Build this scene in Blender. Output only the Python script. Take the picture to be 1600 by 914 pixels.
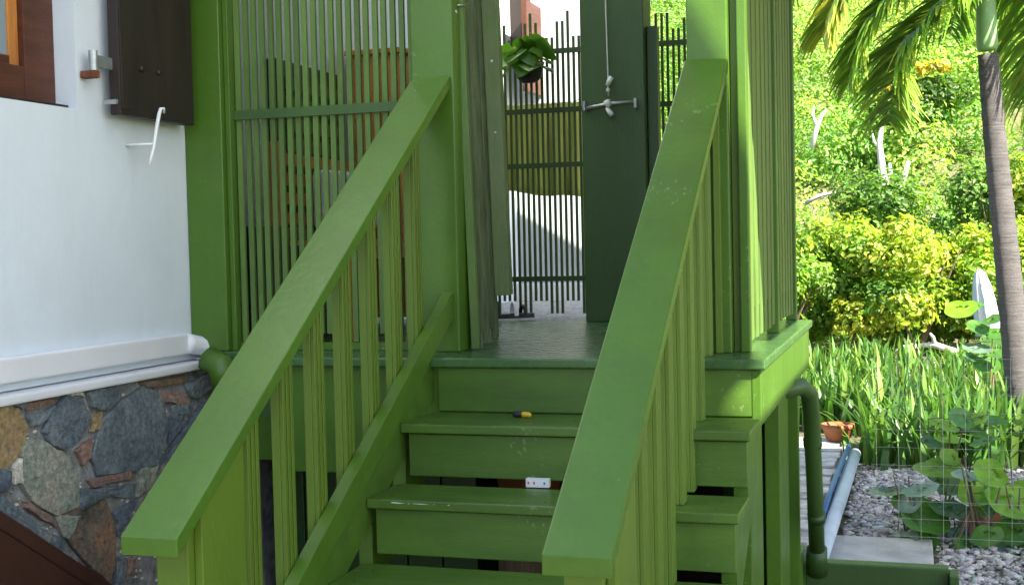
import bpy, bmesh, math, random
import numpy as np
from mathutils import Vector, Matrix
random.seed(7); rng = np.random.default_rng(11)
for o in list(bpy.data.objects): bpy.data.objects.remove(o, do_unlink=True)
scn = bpy.context.scene; COL = scn.collection

# ------------------------------------------------------------------ camera
cam = bpy.data.cameras.new('camera'); cam_o = bpy.data.objects.new('camera', cam); COL.objects.link(cam_o)
cam.sensor_width = 36; cam.lens = 44.52; cam.clip_start = .05; cam.clip_end = 800
_R = Vector((.95328, .30120, -.02300)); _U = Vector((.01040, .04337, .99900)); _F = Vector((-.30190, .95257, -.03821))
cam_o.matrix_world = Matrix(((_R.x, _U.x, -_F.x, 0), (_R.y, _U.y, -_F.y, 0), (_R.z, _U.z, -_F.z, .3684), (0, 0, 0, 1)))
scn.camera = cam_o

# ------------------------------------------------------------------ sky, sun, exposure
SUN = Vector((.62, -.40, .675)).normalized()
w = bpy.data.worlds.new('World'); scn.world = w; w.use_nodes = True
nt = w.node_tree; bg = nt.nodes['Background']
sky = nt.nodes.new('ShaderNodeTexSky'); sky.sky_type = 'NISHITA'; sky.sun_disc = False
sky.sun_elevation = math.asin(SUN.z); sky.sun_rotation = math.atan2(SUN.x, SUN.y)
sky.air_density = 1.0; sky.dust_density = 1.2; sky.ozone_density = 1.0
nt.links.new(sky.outputs[0], bg.inputs[0]); bg.inputs[1].default_value = .088
sl = bpy.data.lights.new('sun', 'SUN'); sl.energy = 5.0; sl.angle = math.radians(.35); sl.color = (1, .91, .75)
so = bpy.data.objects.new('sun', sl); COL.objects.link(so); so.rotation_euler = SUN.to_track_quat('Z', 'Y').to_euler(); so.location = (5, -2, 9)
scn.view_settings.view_transform = 'Standard'; scn.view_settings.look = 'None'
scn.view_settings.exposure = 2.2; scn.view_settings.gamma = 1
try: scn.view_settings.use_curve_mapping = False
except Exception: pass

# ------------------------------------------------------------------ materials
MATS = {}
def new_mat(name):
    m = bpy.data.materials.new(name); m.use_nodes = True; MATS[name] = m
    return m, m.node_tree.nodes, m.node_tree.links, m.node_tree.nodes['Principled BSDF']
def ramp(N, L, src, stops):
    r = N.new('ShaderNodeValToRGB'); e = r.color_ramp.elements
    e[0].position, e[0].color = stops[0][0], (*stops[0][1], 1); e[1].position, e[1].color = stops[-1][0], (*stops[-1][1], 1)
    for p, c in stops[1:-1]:
        k = e.new(p); k.color = (*c, 1)
    L.new(src, r.inputs[0]); return r.outputs[0]
def noise(N, L, vec, scale, detail=4, rough=.55):
    n = N.new('ShaderNodeTexNoise'); n.inputs['Scale'].default_value = scale; n.inputs['Detail'].default_value = detail
    n.inputs['Roughness'].default_value = rough
    if vec is not None: L.new(vec, n.inputs['Vector'])
    return n.outputs[0]
def position(N, L, scale=(1, 1, 1)):
    g = N.new('ShaderNodeNewGeometry'); m = N.new('ShaderNodeMapping'); m.inputs['Scale'].default_value = scale
    L.new(g.outputs['Position'], m.inputs['Vector']); return m.outputs[0]
def bump(N, L, B, h, strength, dist=.01):
    b = N.new('ShaderNodeBump'); b.inputs['Strength'].default_value = strength; b.inputs['Distance'].default_value = dist
    L.new(h, b.inputs['Height']); L.new(b.outputs[0], B.inputs['Normal'])
def mixc(N, L, fac, a, b, mode='MIX'):
    m = N.new('ShaderNodeMix'); m.data_type = 'RGBA'; m.blend_type = mode
    for s, v in ((0, fac), (6, a), (7, b)):
        if hasattr(v, 'is_linked'): L.new(v, m.inputs[s])
        elif isinstance(v, (tuple, list)): m.inputs[s].default_value = (*v[:3], 1)
        else: m.inputs[s].default_value = v
    return m.outputs[2]
def surface(name, c, var=.18, scale=3, rough=.6, bscale=80, bstr=.15, stretch=(1, 1, 1), rand=.06, spec=.5, dirt=None, dirt_amt=.4, fleck=None, streak=None):
    """painted, plastered or plain surface: colour drift, grain, roughness drift, a small random shift for each piece"""
    m, N, L, B = new_mat(name)
    v = position(N, L, stretch); n = noise(N, L, v, scale, 6)
    lo = tuple(x * (1 - var) for x in c); hi = tuple(min(1, x * (1 + var)) for x in c)
    col = ramp(N, L, n, [(.3, lo), (.7, hi)])
    if dirt:
        d = noise(N, L, position(N, L), 2.3, 10, .7)
        f = N.new('ShaderNodeMapRange'); f.inputs[1].default_value = .52; f.inputs[2].default_value = .72; f.inputs[4].default_value = dirt_amt
        L.new(d, f.inputs[0]); col = mixc(N, L, f.outputs[0], col, dirt)
    if streak:                                   # runs of grime with their own shape
        d = noise(N, L, position(N, L, (4, 4, .7)), 2.6, 9, .68)
        f = N.new('ShaderNodeMapRange'); f.inputs[1].default_value = .50; f.inputs[2].default_value = .78; f.inputs[4].default_value = .28
        L.new(d, f.inputs[0]); col = mixc(N, L, f.outputs[0], col, streak)
    if fleck:                                    # tiny chips and scuffs
        d = noise(N, L, position(N, L, (1, .5, 1)), 70, 3, .6); e = noise(N, L, position(N, L), 3.1, 3)
        mul = N.new('ShaderNodeMath'); mul.operation = 'MULTIPLY'; L.new(d, mul.inputs[0]); L.new(e, mul.inputs[1])
        f = N.new('ShaderNodeMapRange'); f.inputs[1].default_value = .40; f.inputs[2].default_value = .425; f.inputs[4].default_value = .55
        L.new(mul.outputs[0], f.inputs[0]); col = mixc(N, L, f.outputs[0], col, fleck)
    oi = N.new('ShaderNodeObjectInfo'); hs = N.new('ShaderNodeHueSaturation')
    mr = N.new('ShaderNodeMapRange'); mr.inputs[3].default_value = 1 - rand; mr.inputs[4].default_value = 1 + rand
    L.new(oi.outputs['Random'], mr.inputs[0]); L.new(mr.outputs[0], hs.inputs['Value']); L.new(col, hs.inputs['Color'])
    L.new(hs.outputs[0], B.inputs['Base Color'])
    r = N.new('ShaderNodeMapRange'); r.inputs[3].default_value = max(.05, rough - .1); r.inputs[4].default_value = min(1, rough + .12)
    L.new(noise(N, L, v, scale * 5, 5), r.inputs[0]); L.new(r.outputs[0], B.inputs['Roughness'])
    B.inputs['Specular IOR Level'].default_value = spec
    bump(N, L, B, noise(N, L, v, bscale, 5), bstr)
    return m
GREEN = (.062, .142, .014)
surface('green_paint', GREEN, .14, 2.2, .34, 38, .12, (1, 1, 1), .05, .42, (.045, .095, .018), .45, (.20, .26, .12), (.042, .085, .016))
surface('green_slat', (.088, .160, .034), .20, 5, .5, 60, .22, (2, 2, .35), .16, .4, (.036, .075, .012), .4)
surface('green_slat2', (.090, .158, .016), .10, 3, .42, 50, .12, (1.5, 1.5, .5), .05, .45)
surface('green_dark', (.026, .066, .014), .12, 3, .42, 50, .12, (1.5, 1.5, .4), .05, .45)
surface('green_tread', (.066, .142, .016), .20, 4, .42, 55, .07, (.5, 3, 3), .04, .5, (.045, .075, .025), .5, (.20, .24, .13))
surface('deck_paint', (.052, .125, .040), .15, 3, .27, 45, .10, (1, 2.5, 1), .03, .5, (.05, .095, .04), .3)
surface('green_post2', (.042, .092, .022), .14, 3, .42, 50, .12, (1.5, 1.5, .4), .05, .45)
surface('gate_weathered', (.14, .185, .10), .35, 14, .75, 90, .8, (3, 3, .5), .22, .3, (.045, .07, .025), .7)
surface('gate_board', (.15, .22, .08), .18, 5, .5, 60, .3, (2, 2, .4), .05, .4, (.22, .25, .16), .6)
surface('white_stucco', (.67, .74, .80), .04, 1.6, .85, 16, .22, (1, 1, 1), 0, .25, (.60, .64, .65), .3, None, (.56, .60, .61))
surface('wing_plaster', (.46, .49, .54), .05, 2, .85, 120, .15)
surface('white_trim', (.74, .76, .78), .05, 3, .6, 60, .12, (1, 1, 1), 0, .4)
surface('mortar', (.30, .31, .31), .45, 26, .95, 140, 1.0, (1, 1, 1), 0, .2, (.20, .20, .19), .6)
surface('teak', (.085, .026, .012), .30, 6, .42, 60, .25, (6, .7, 6), .05, .4)
surface('orange_wood', (.50, .20, .045), .30, 5, .45, 60, .25, (6, 6, .7), .06, .4)
surface('dark_brown', (.022, .015, .0115), .25, 4, .50, 70, .15, (5, 5, .6), .03, .4, (.022, .019, .016), .5)
surface('brown_paint', (.052, .021, .014), .16, 4, .5, 60, .12, (1, 1, 1), .03, .4)
surface('galvanised', (.42, .45, .46), .25, 20, .42, 120, .2); MATS['galvanised'].node_tree.nodes['Principled BSDF'].inputs['Metallic'].default_value = .75
surface('rust', (.16, .05, .02), .4, 40, .85, 150, .5)
surface('white_plastic', (.75, .77, .78), .04, 8, .4, 60, .05)
surface('grey_cord', (.60, .60, .57), .1, 60, .8, 200, .3)
surface('black_plastic', (.018, .019, .02), .3, 15, .45, 80, .2)
surface('terracotta', (.34, .125, .055), .2, 12, .75, 120, .3, (1, 1, 1), .1, .3, (.42, .30, .22), .5)
surface('concrete', (.44, .45, .44), .2, 7, .85, 120, .5, (1, 1, 1), .05, .3, (.33, .33, .30), .5)
surface('pale_stone', (.46, .47, .46), .3, 12, .85, 90, .7, (1, 1, 3), .22, .3, (.22, .23, .21), .6)
surface('pipe_grey', (.42, .50, .57), .12, 9, .45, 60, .1)
surface('hose_blue', (.035, .12, .30), .1, 20, .4, 80, .1)
surface('cloth_olive', (.28, .29, .055), .15, 6, .9, 200, .3)
surface('cushion', (.62, .68, .74), .12, 40, .9, 220, .4)
surface('umbrella_cloth', (.62, .67, .74), .1, 8, .85, 160, .3)
surface('roof_metal', (.30, .09, .06), .15, 5, .5, 60, .1)
surface('lemon_paint', (.62, .40, .03), .1, 20, .35, 60, .05)
surface('bark_palm', (.125, .118, .12), .35, 9, .85, 70, .9, (.6, .6, 9), 0, .25, (.06, .054, .056), .6)
surface('crownshaft', (.20, .36, .15), .14, 5, .35, 50, .1, (3, 3, .4), 0, .5)
surface('bark_white', (.60, .57, .52), .2, 6, .85, 60, .5)
surface('bark_brown', (.14, .10, .07), .3, 10, .9, 80, .8, (2, 2, .4))
surface('stem', (.13, .10, .06), .3, 20, .8, 80, .3)
surface('paint_chip', (.62, .66, .56), .1, 30, .8, 90, .2)
surface('wire', (.52, .54, .54), .15, 30, .45, 90, .1); MATS['wire'].node_tree.nodes['Principled BSDF'].inputs['Metallic'].default_value = .6
surface('mark_red', (.5, .08, .05), .1, 30); surface('mark_blue', (.08, .12, .4), .1, 30)

def earth_mat():
    m, N, L, B = new_mat('earth'); v = position(N, L)
    c = ramp(N, L, noise(N, L, v, 1.3, 8, .65), [(.3, (.06, .08, .02)), (.45, (.085, .11, .03)), (.55, (.16, .13, .095)), (.66, (.09, .115, .03)), (.8, (.20, .16, .12))])
    c2 = ramp(N, L, noise(N, L, v, 30, 4), [(.3, (.6, .6, .6)), (.7, (1.2, 1.15, 1.1))])
    L.new(mixc(N, L, 1, c, c2, 'MULTIPLY'), B.inputs['Base Color']); B.inputs['Roughness'].default_value = .95
    bump(N, L, B, noise(N, L, v, 25, 8), .8, .03)
earth_mat()
def pebble_mat():
    m, N, L, B = new_mat('pebble_floor'); v = position(N, L)
    vo = N.new('ShaderNodeTexVoronoi'); vo.inputs['Scale'].default_value = 55; L.new(v, vo.inputs['Vector'])
    sep = N.new('ShaderNodeSeparateColor'); L.new(vo.outputs['Color'], sep.inputs[0])
    L.new(ramp(N, L, sep.outputs[0], [(0, (.22, .22, .21)), (.5, (.36, .35, .33)), (1, (.55, .55, .53))]), B.inputs['Base Color'])
    B.inputs['Roughness'].default_value = .8
    inv = N.new('ShaderNodeMath'); inv.operation = 'SUBTRACT'; inv.inputs[0].default_value = 1; L.new(vo.outputs['Distance'], inv.inputs[1])
    bump(N, L, B, inv.outputs[0], .8, .01)
pebble_mat()
def gravel_mat():
    m, N, L, B = new_mat('gravel_stone')
    a = N.new('ShaderNodeAttribute'); a.attribute_name = 'tint'; L.new(a.outputs['Color'], B.inputs['Base Color']); B.inputs['Roughness'].default_value = .9
    bump(N, L, B, noise(N, L, position(N, L), 120, 4), .4)
gravel_mat()
def stone_mat(name, stops, scale=7):
    m, N, L, B = new_mat(name); v = position(N, L)
    n1 = noise(N, L, v, scale, 9, .68); c = ramp(N, L, n1, stops)
    c2 = ramp(N, L, noise(N, L, v, 55, 8, .75), [(.30, (.45, .45, .45)), (.5, (.95, .95, .95)), (.72, (1.7, 1.7, 1.65))])
    L.new(mixc(N, L, 1, c, c2, 'MULTIPLY'), B.inputs['Base Color']); B.inputs['Roughness'].default_value = .85
    bump(N, L, B, noise(N, L, v, 34, 10, .72), .9, .014)
stone_mat('stone_blue', [(.28, (0.086, 0.117, 0.140)), (.5, (0.187, 0.234, 0.257)), (.65, (0.265, 0.296, 0.296)), (.8, (0.406, 0.421, 0.390))])
stone_mat('stone_dark', [(.28, (0.062, 0.086, 0.109)), (.5, (0.117, 0.156, 0.195)), (.7, (0.234, 0.265, 0.281))])
stone_mat('stone_green', [(.28, (0.203, 0.234, 0.187)), (.5, (0.312, 0.351, 0.289)), (.7, (0.468, 0.421, 0.328))])
stone_mat('stone_ochre', [(.28, (0.117, 0.117, 0.094)), (.48, (0.328, 0.257, 0.125)), (.6, (0.437, 0.296, 0.140)), (.75, (0.234, 0.234, 0.203))])
stone_mat('stone_rust', [(.28, (.17, .16, .15)), (.48, (.29, .18, .13)), (.62, (.36, .26, .21)), (.78, (.31, .31, .28))])
stone_mat('stone_brown', [(.28, (0.078, 0.078, 0.070)), (.5, (0.203, 0.164, 0.117)), (.65, (0.343, 0.187, 0.109)), (.8, (0.250, 0.250, 0.218))])
stone_mat('stone_pale', [(.28, (0.499, 0.468, 0.390)), (.6, (0.750, 0.733, 0.624)), (.8, (0.750, 0.750, 0.750))])

def leaf_mat(name, trans=.35, rough=.45, attr=True, c=(.08, .16, .02), var=.25):
    m, N, L, B = new_mat(name)
    if attr:
        a = N.new('ShaderNodeAttribute'); a.attribute_name = 'tint'; col = a.outputs['Color']
    else:
        n = noise(N, L, position(N, L), 18, 5); c0 = ramp(N, L, n, [(.3, tuple(x * (1 - var) for x in c)), (.7, tuple(x * (1 + var) for x in c))])
        oi = N.new('ShaderNodeObjectInfo'); hs = N.new('ShaderNodeHueSaturation'); mr = N.new('ShaderNodeMapRange')
        mr.inputs[3].default_value = .7; mr.inputs[4].default_value = 1.35; L.new(oi.outputs['Random'], mr.inputs[0]); L.new(mr.outputs[0], hs.inputs['Value'])
        L.new(c0, hs.inputs['Color']); col = hs.outputs[0]
    L.new(col, B.inputs['Base Color']); B.inputs['Roughness'].default_value = rough
    t = N.new('ShaderNodeBsdfTranslucent'); mx = N.new('ShaderNodeMixShader'); mx.inputs[0].default_value = trans
    tc = mixc(N, L, 1, col, (1.6, 1.75, .75), 'MULTIPLY'); L.new(tc, t.inputs[0])
    L.new(B.outputs[0], mx.inputs[1]); L.new(t.outputs[0], mx.inputs[2])
    L.new(mx.outputs[0], N['Material Output'].inputs['Surface'])
leaf_mat('foliage', .5); leaf_mat('blade', .3, .4)
leaf_mat('grape_leaf', .3, .38, False, (.055, .15, .022)); leaf_mat('grape_leaf_sunlit', .45, .35, False, (.20, .38, .03)); leaf_mat('grape_leaf_grey', .1, .3, False, (.12, .20, .13)); leaf_mat('grape_leaf_orange', .25, .5, False, (.34, .10, .02))  # one leaf colour is brightened to stand in for sun on the top leaves
leaf_mat('pothos', .3, .32, False, (.09, .22, .025)); leaf_mat('pothos_light', .3, .35, False, (.30, .44, .16))
def glass_mat():
    m, N, L, B = new_mat('window_glass'); B.inputs['Base Color'].default_value = (.30, .38, .44, 1); B.inputs['Roughness'].default_value = .06
    B.inputs['Specular IOR Level'].default_value = .8; B.inputs['Transmission Weight'].default_value = .25
glass_mat()

# ------------------------------------------------------------------ helpers
def tag(o, label=None, cat=None, group=None, kind=None):
    if label: o['label'] = label
    if cat: o['category'] = cat
    if group: o['group'] = group
    if kind: o['kind'] = kind
    return o
def thing(name, loc, label, cat, group=None, kind=None):
    o = bpy.data.objects.new(name, None); COL.objects.link(o); o.location = loc; o.empty_display_size = .1
    return tag(o, label, cat, group, kind)
def attach(o, parent):
    if parent is not None:
        o.parent = parent
        o.matrix_parent_inverse = Matrix.Translation(-parent.location) if parent.type == 'EMPTY' else parent.matrix_basis.inverted()
class MB:
    def __init__(s): s.v = []; s.f = []
    def add(s, vs, fs):
        k = len(s.v); s.v += [tuple(v) for v in vs]; s.f += [tuple(i + k for i in f) for f in fs]; return s
    def box(s, x0, x1, y0, y1, z0, z1):
        return s.add([(x, y, z) for x in (x0, x1) for y in (y0, y1) for z in (z0, z1)],
                     [(0, 1, 3, 2), (4, 6, 7, 5), (0, 4, 5, 1), (2, 3, 7, 6), (0, 2, 6, 4), (1, 5, 7, 3)])
    def prism(s, poly, axis, a, b):
        """poly: 2-D outline in the two other axes (x-y-z order), extruded along axis from a to b"""
        def P(p, t): return {0: (t, p[0], p[1]), 1: (p[0], t, p[1]), 2: (p[0], p[1], t)}[axis]
        n = len(poly)
        return s.add([P(p, a) for p in poly] + [P(p, b) for p in poly],
                     [tuple(range(n))[::-1], tuple(range(n, 2 * n))] + [(i, (i + 1) % n, n + (i + 1) % n, n + i) for i in range(n)])
    def tube(s, path, rad, n=8, caps=True):
        path = [Vector(p) for p in path]; m = len(path)
        if not hasattr(rad, '__len__'): rad = [rad] * m
        rings = []; up = Vector((0, 0, 1)); prev = None
        for i, p in enumerate(path):
            t = (path[min(i + 1, m - 1)] - path[max(i - 1, 0)]).normalized()
            if prev is None:
                a = t.cross(up if abs(t.z) < .9 else Vector((1, 0, 0))).normalized()
            else: a = (prev - t * prev.dot(t)).normalized()
            prev = a; b = t.cross(a)
            rings.append([p + (a * math.cos(2 * math.pi * k / n) + b * math.sin(2 * math.pi * k / n)) * rad[i] for k in range(n)])
        fs = [(i * n + k, i * n + (k + 1) % n, (i + 1) * n + (k + 1) % n, (i + 1) * n + k) for i in range(m - 1) for k in range(n)]
        if caps: fs += [tuple(range(n))[::-1], tuple(range((m - 1) * n, m * n))]
        return s.add([v for r in rings for v in r], fs)
    def lathe(s, c, prof, n=20, sx=1, sy=1):
        vs = [(c[0] + r * sx * math.cos(2 * math.pi * k / n), c[1] + r * sy * math.sin(2 * math.pi * k / n), c[2] + z) for r, z in prof for k in range(n)]
        m = len(prof)
        return s.add(vs, [(i * n + k, i * n + (k + 1) % n, (i + 1) * n + (k + 1) % n, (i + 1) * n + k) for i in range(m - 1) for k in range(n)] + [tuple(range(n))[::-1], tuple(range((m - 1) * n, m * n))])
    def mesh(s, name, bevel=0, seg=2, smooth=False):
        bm = bmesh.new(); vs = [bm.verts.new(v) for v in s.v]
        for f in s.f:
            try: bm.faces.new([vs[i] for i in f])
            except ValueError: pass
        bmesh.ops.recalc_face_normals(bm, faces=bm.faces)
        if bevel:
            es = [e for e in bm.edges if len(e.link_faces) == 2 and e.calc_face_angle(0) > .5]
            bmesh.ops.bevel(bm, geom=es, offset=bevel, segments=seg, profile=.6, affect='EDGES')
        me = bpy.data.meshes.new(name); bm.to_mesh(me); bm.free()
        if smooth:
            me.polygons.foreach_set('use_smooth', [True] * len(me.polygons))
        return me
    def build(s, name, mat, parent=None, bevel=0, seg=2, smooth=False):
        me = s.mesh(name, bevel, seg, smooth); me.materials.append(MATS[mat])
        o = bpy.data.objects.new(name, me); COL.objects.link(o); attach(o, parent); return o
def box(name, mat, parent, x0, x1, y0, y1, z0, z1, bevel=.003, seg=2):
    return MB().box(x0, x1, y0, y1, z0, z1).build(name, mat, parent, bevel, seg)
_unit = {}
def slat(name, mat, parent, x0, x1, y0, y1, z0, z1, tilt=0.):
    """one strip of wood; alike strips share one bevelled bar mesh that is scaled"""
    key = mat
    if key not in _unit:
        me = MB().box(-.5, .5, -.5, .5, -.5, .5).mesh('strip'); me.materials.append(MATS[mat]); _unit[key] = me
    o = bpy.data.objects.new(name, _unit[key]); COL.objects.link(o)
    o.location = ((x0 + x1) / 2, (y0 + y1) / 2, (z0 + z1) / 2); o.scale = (x1 - x0, y1 - y0, z1 - z0)
    o.rotation_euler = (0, tilt, 0)
    attach(o, parent); return o
def np_mesh(name, V, F4, mat, tint=None, parent=None, smooth=False):
    """big mesh from numpy arrays: V (n,3), F4 (m,k) and one tint for each face"""
    me = bpy.data.meshes.new(name); m, k = F4.shape
    me.vertices.add(len(V)); me.vertices.foreach_set('co', V.astype(np.float32).ravel())
    me.loops.add(m * k); me.loops.foreach_set('vertex_index', F4.astype(np.int32).ravel())
    me.polygons.add(m); me.polygons.foreach_set('loop_start', np.arange(0, m * k, k, dtype=np.int32))
    me.update(calc_edges=True)
    if smooth: me.polygons.foreach_set('use_smooth', np.ones(m, dtype=bool))
    if tint is not None:
        a = me.attributes.new('tint', 'FLOAT_COLOR', 'FACE')
        a.data.foreach_set('color', np.concatenate([tint, np.ones((m, 1))], 1).astype(np.float32).ravel())
    me.materials.append(MATS[mat]); o = bpy.data.objects.new(name, me); COL.objects.link(o); attach(o, parent); return o
def unit(a): return a / np.maximum(1e-9, np.linalg.norm(a, axis=1, keepdims=True))
def leaf_quads(C, Nrm, size, aspect=.55, fold=.18):
    """pointed, lightly folded leaves at C facing about Nrm: 6 vertices, 2 quads each"""
    n = len(C); r = rng.normal(size=(n, 3)); A = unit(np.cross(Nrm, r)); Bv = np.cross(Nrm, A)
    s = size[:, None]; wv = s * aspect * .5
    tip = C + A * s * .5; tail = C - A * s * .5; up = Nrm * s * fold
    V = np.stack([tail, C - A * s * .08 + Bv * wv + up, C + A * s * .2 + Bv * wv * .7 + up, tip, C + A * s * .2 - Bv * wv * .7 + up, C - A * s * .08 - Bv * wv + up], 1).reshape(-1, 3)
    b = (np.arange(n) * 6)[:, None]
    return V, np.concatenate([b + np.array([[0, 1, 2, 3]]), b + np.array([[0, 3, 4, 5]])], 0)
def crown(name, blobs, per_m2, size, cols, mat='foliage', parent=None, aspect=.55, inner=.25, shell=.22, kmin=30):
    """foliage from ellipsoid clumps (cx,cy,cz,rx,ry,rz,colour index): leaves near each clump's skin, ragged, each tinted"""
    Cs, Ns, Ss, Ts = [], [], [], []
    for (cx, cy, cz, rx, ry, rz, ci) in blobs:
        n = max(kmin, int(per_m2 * 4 * math.pi * ((rx * ry) ** 1.6 + (rx * rz) ** 1.6 + (ry * rz) ** 1.6) ** (1 / 1.6) / 3 ** (1 / 1.6)))
        d = unit(rng.normal(size=(n, 3))); rad = 1 - np.abs(rng.normal(size=(n, 1))) * shell
        deep = rng.random((n, 1)) < inner; rad = np.where(deep, rng.random((n, 1)) ** .5, rad + rng.normal(size=(n, 1)) * .05)
        lump = 1 + .18 * np.sin(d[:, :1] * 5 + cx * 3) * np.cos(d[:, 1:2] * 6 + cy) + .12 * np.sin(d[:, 2:] * 7 + cz * 2)
        P = np.array([cx, cy, cz]) + d * rad * lump * np.array([rx, ry, rz])
        nn = unit(d * .9 + rng.normal(size=(n, 3)) * .45 + np.array([.15, -.1, .55]))
        base = np.array(cols[ci]); t = base * np.exp(rng.normal(size=(n, 1)) * .22) * np.array([1, 1, 1]) * (1 + rng.normal(size=(n, 3)) * np.array([.14, .05, .15]))
        Cs.append(P); Ns.append(nn); Ss.append(size * np.exp(np.clip(rng.normal(size=n) * .3, -.6, .42))); Ts.append(np.clip(t, .004, .9))
    C = np.concatenate(Cs); T = np.concatenate(Ts)
    V, F = leaf_quads(C, np.concatenate(Ns), np.concatenate(Ss), aspect)
    return np_mesh(name, V, F, mat, np.concatenate([T, T], 0), parent)

# ================================================================== THE SETTING
GZ = -1.2
def ground_z(x, y):
    z = GZ + .016 * np.maximum(0, y - 9)
    return z + .40 * np.maximum(0, y - 19) ** 1.02 * (1 + .08 * np.sin(x * .21 + 1) + .05 * np.sin(y * .3))
def make_ground():
    xs = np.concatenate([np.linspace(-160, -14, 20), np.linspace(-13, 16, 70), np.linspace(17, 160, 20)])
    ys = np.concatenate([np.linspace(-120, -6, 16), np.linspace(-5, 30, 80), np.linspace(31, 110, 40), np.linspace(115, 240, 12)])
    X, Y = np.meshgrid(xs, ys, indexing='ij'); Z = ground_z(X, np.minimum(Y, 110))
    near = (Y > 8) & (Y < 40); Z = Z + near * .03 * np.sin(X * 2.3) * np.cos(Y * 1.7)
    V = np.stack([X, Y, Z], -1).reshape(-1, 3); ny = len(ys); i, j = np.meshgrid(np.arange(len(xs) - 1), np.arange(ny - 1), indexing='ij')
    k = (i * ny + j).ravel(); F = np.stack([k, k + ny, k + ny + 1, k + 1], 1)
    tag(np_mesh('ground', V, F, 'earth', smooth=True), kind='structure')
make_ground()

# ------------------------------------------------------------------ the white house on the left
XW = -2.55
house = thing('house', (XW, 3.6, GZ), 'white plastered house with stone base left of the green stairs', 'house')
wl = MB()                                     # wall with a recessed window opening
wl.box(XW - .24, XW, 1.2, 2.55, -.03, 4.2); wl.box(XW - .24, XW, 3.475, 8.6, -.03, 4.2)
wl.box(XW - .24, XW, 2.55, 3.475, -.03, .832); wl.box(XW - .24, XW, 2.55, 3.475, 2.15, 4.2)
wl.build('wall', 'white_stucco', house)
box('base_moulding', 'white_trim', house, XW + .002, XW + .035, 1.3, 4.03, -.005, .072, .012, 3)
mc = MB(); pa = []                             # the moulding turns out round the corner in a short flare
for i in range(9):
    a = i / 8; pa.append((XW + .018 + .11 * a ** 1.6, 4.03 + .20 * a, .034 - .055 * a ** 1.3))
mc.tube(pa, [.038 - .008 * i / 8 for i in range(9)], 10); mc.build('moulding_end', 'white_trim', house, smooth=True)
box('ledge', 'white_trim', house, XW - .2, XW + .075, 1.2, 4.16, -.062, -.034, .008)
pl = box('plinth', 'mortar', house, XW - .2, XW + .035, 1.2, 8.6, GZ - .1, -.064, .01)
stones = [('stone_ochre', 0), ('stone_dark', 0), ('stone_blue', 0), ('stone_blue', 0), ('stone_green', 0), ('stone_rust', 0), ('stone_brown', 0), ('stone_rust', 0), ('stone_rust', 0), ('stone_blue', 0), ('stone_dark', 0), ('stone_rust', 0), ('stone_blue', 0), ('stone_blue', 0), ('stone_dark', 0), ('stone_blue', 0), ('stone_rust', 0), ('stone_ochre', 0), ('stone_brown', 0), ('stone_pale', 0), ('stone_dark', 0), ('stone_rust', 0), ('stone_blue', 0), ('stone_blue', 0), ('stone_green', 0), ('stone_brown', 0), ('stone_dark', 0), ('stone_pale', 0), ('stone_blue', 0), ('stone_green', 0)]
PXW = XW + .04
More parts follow.
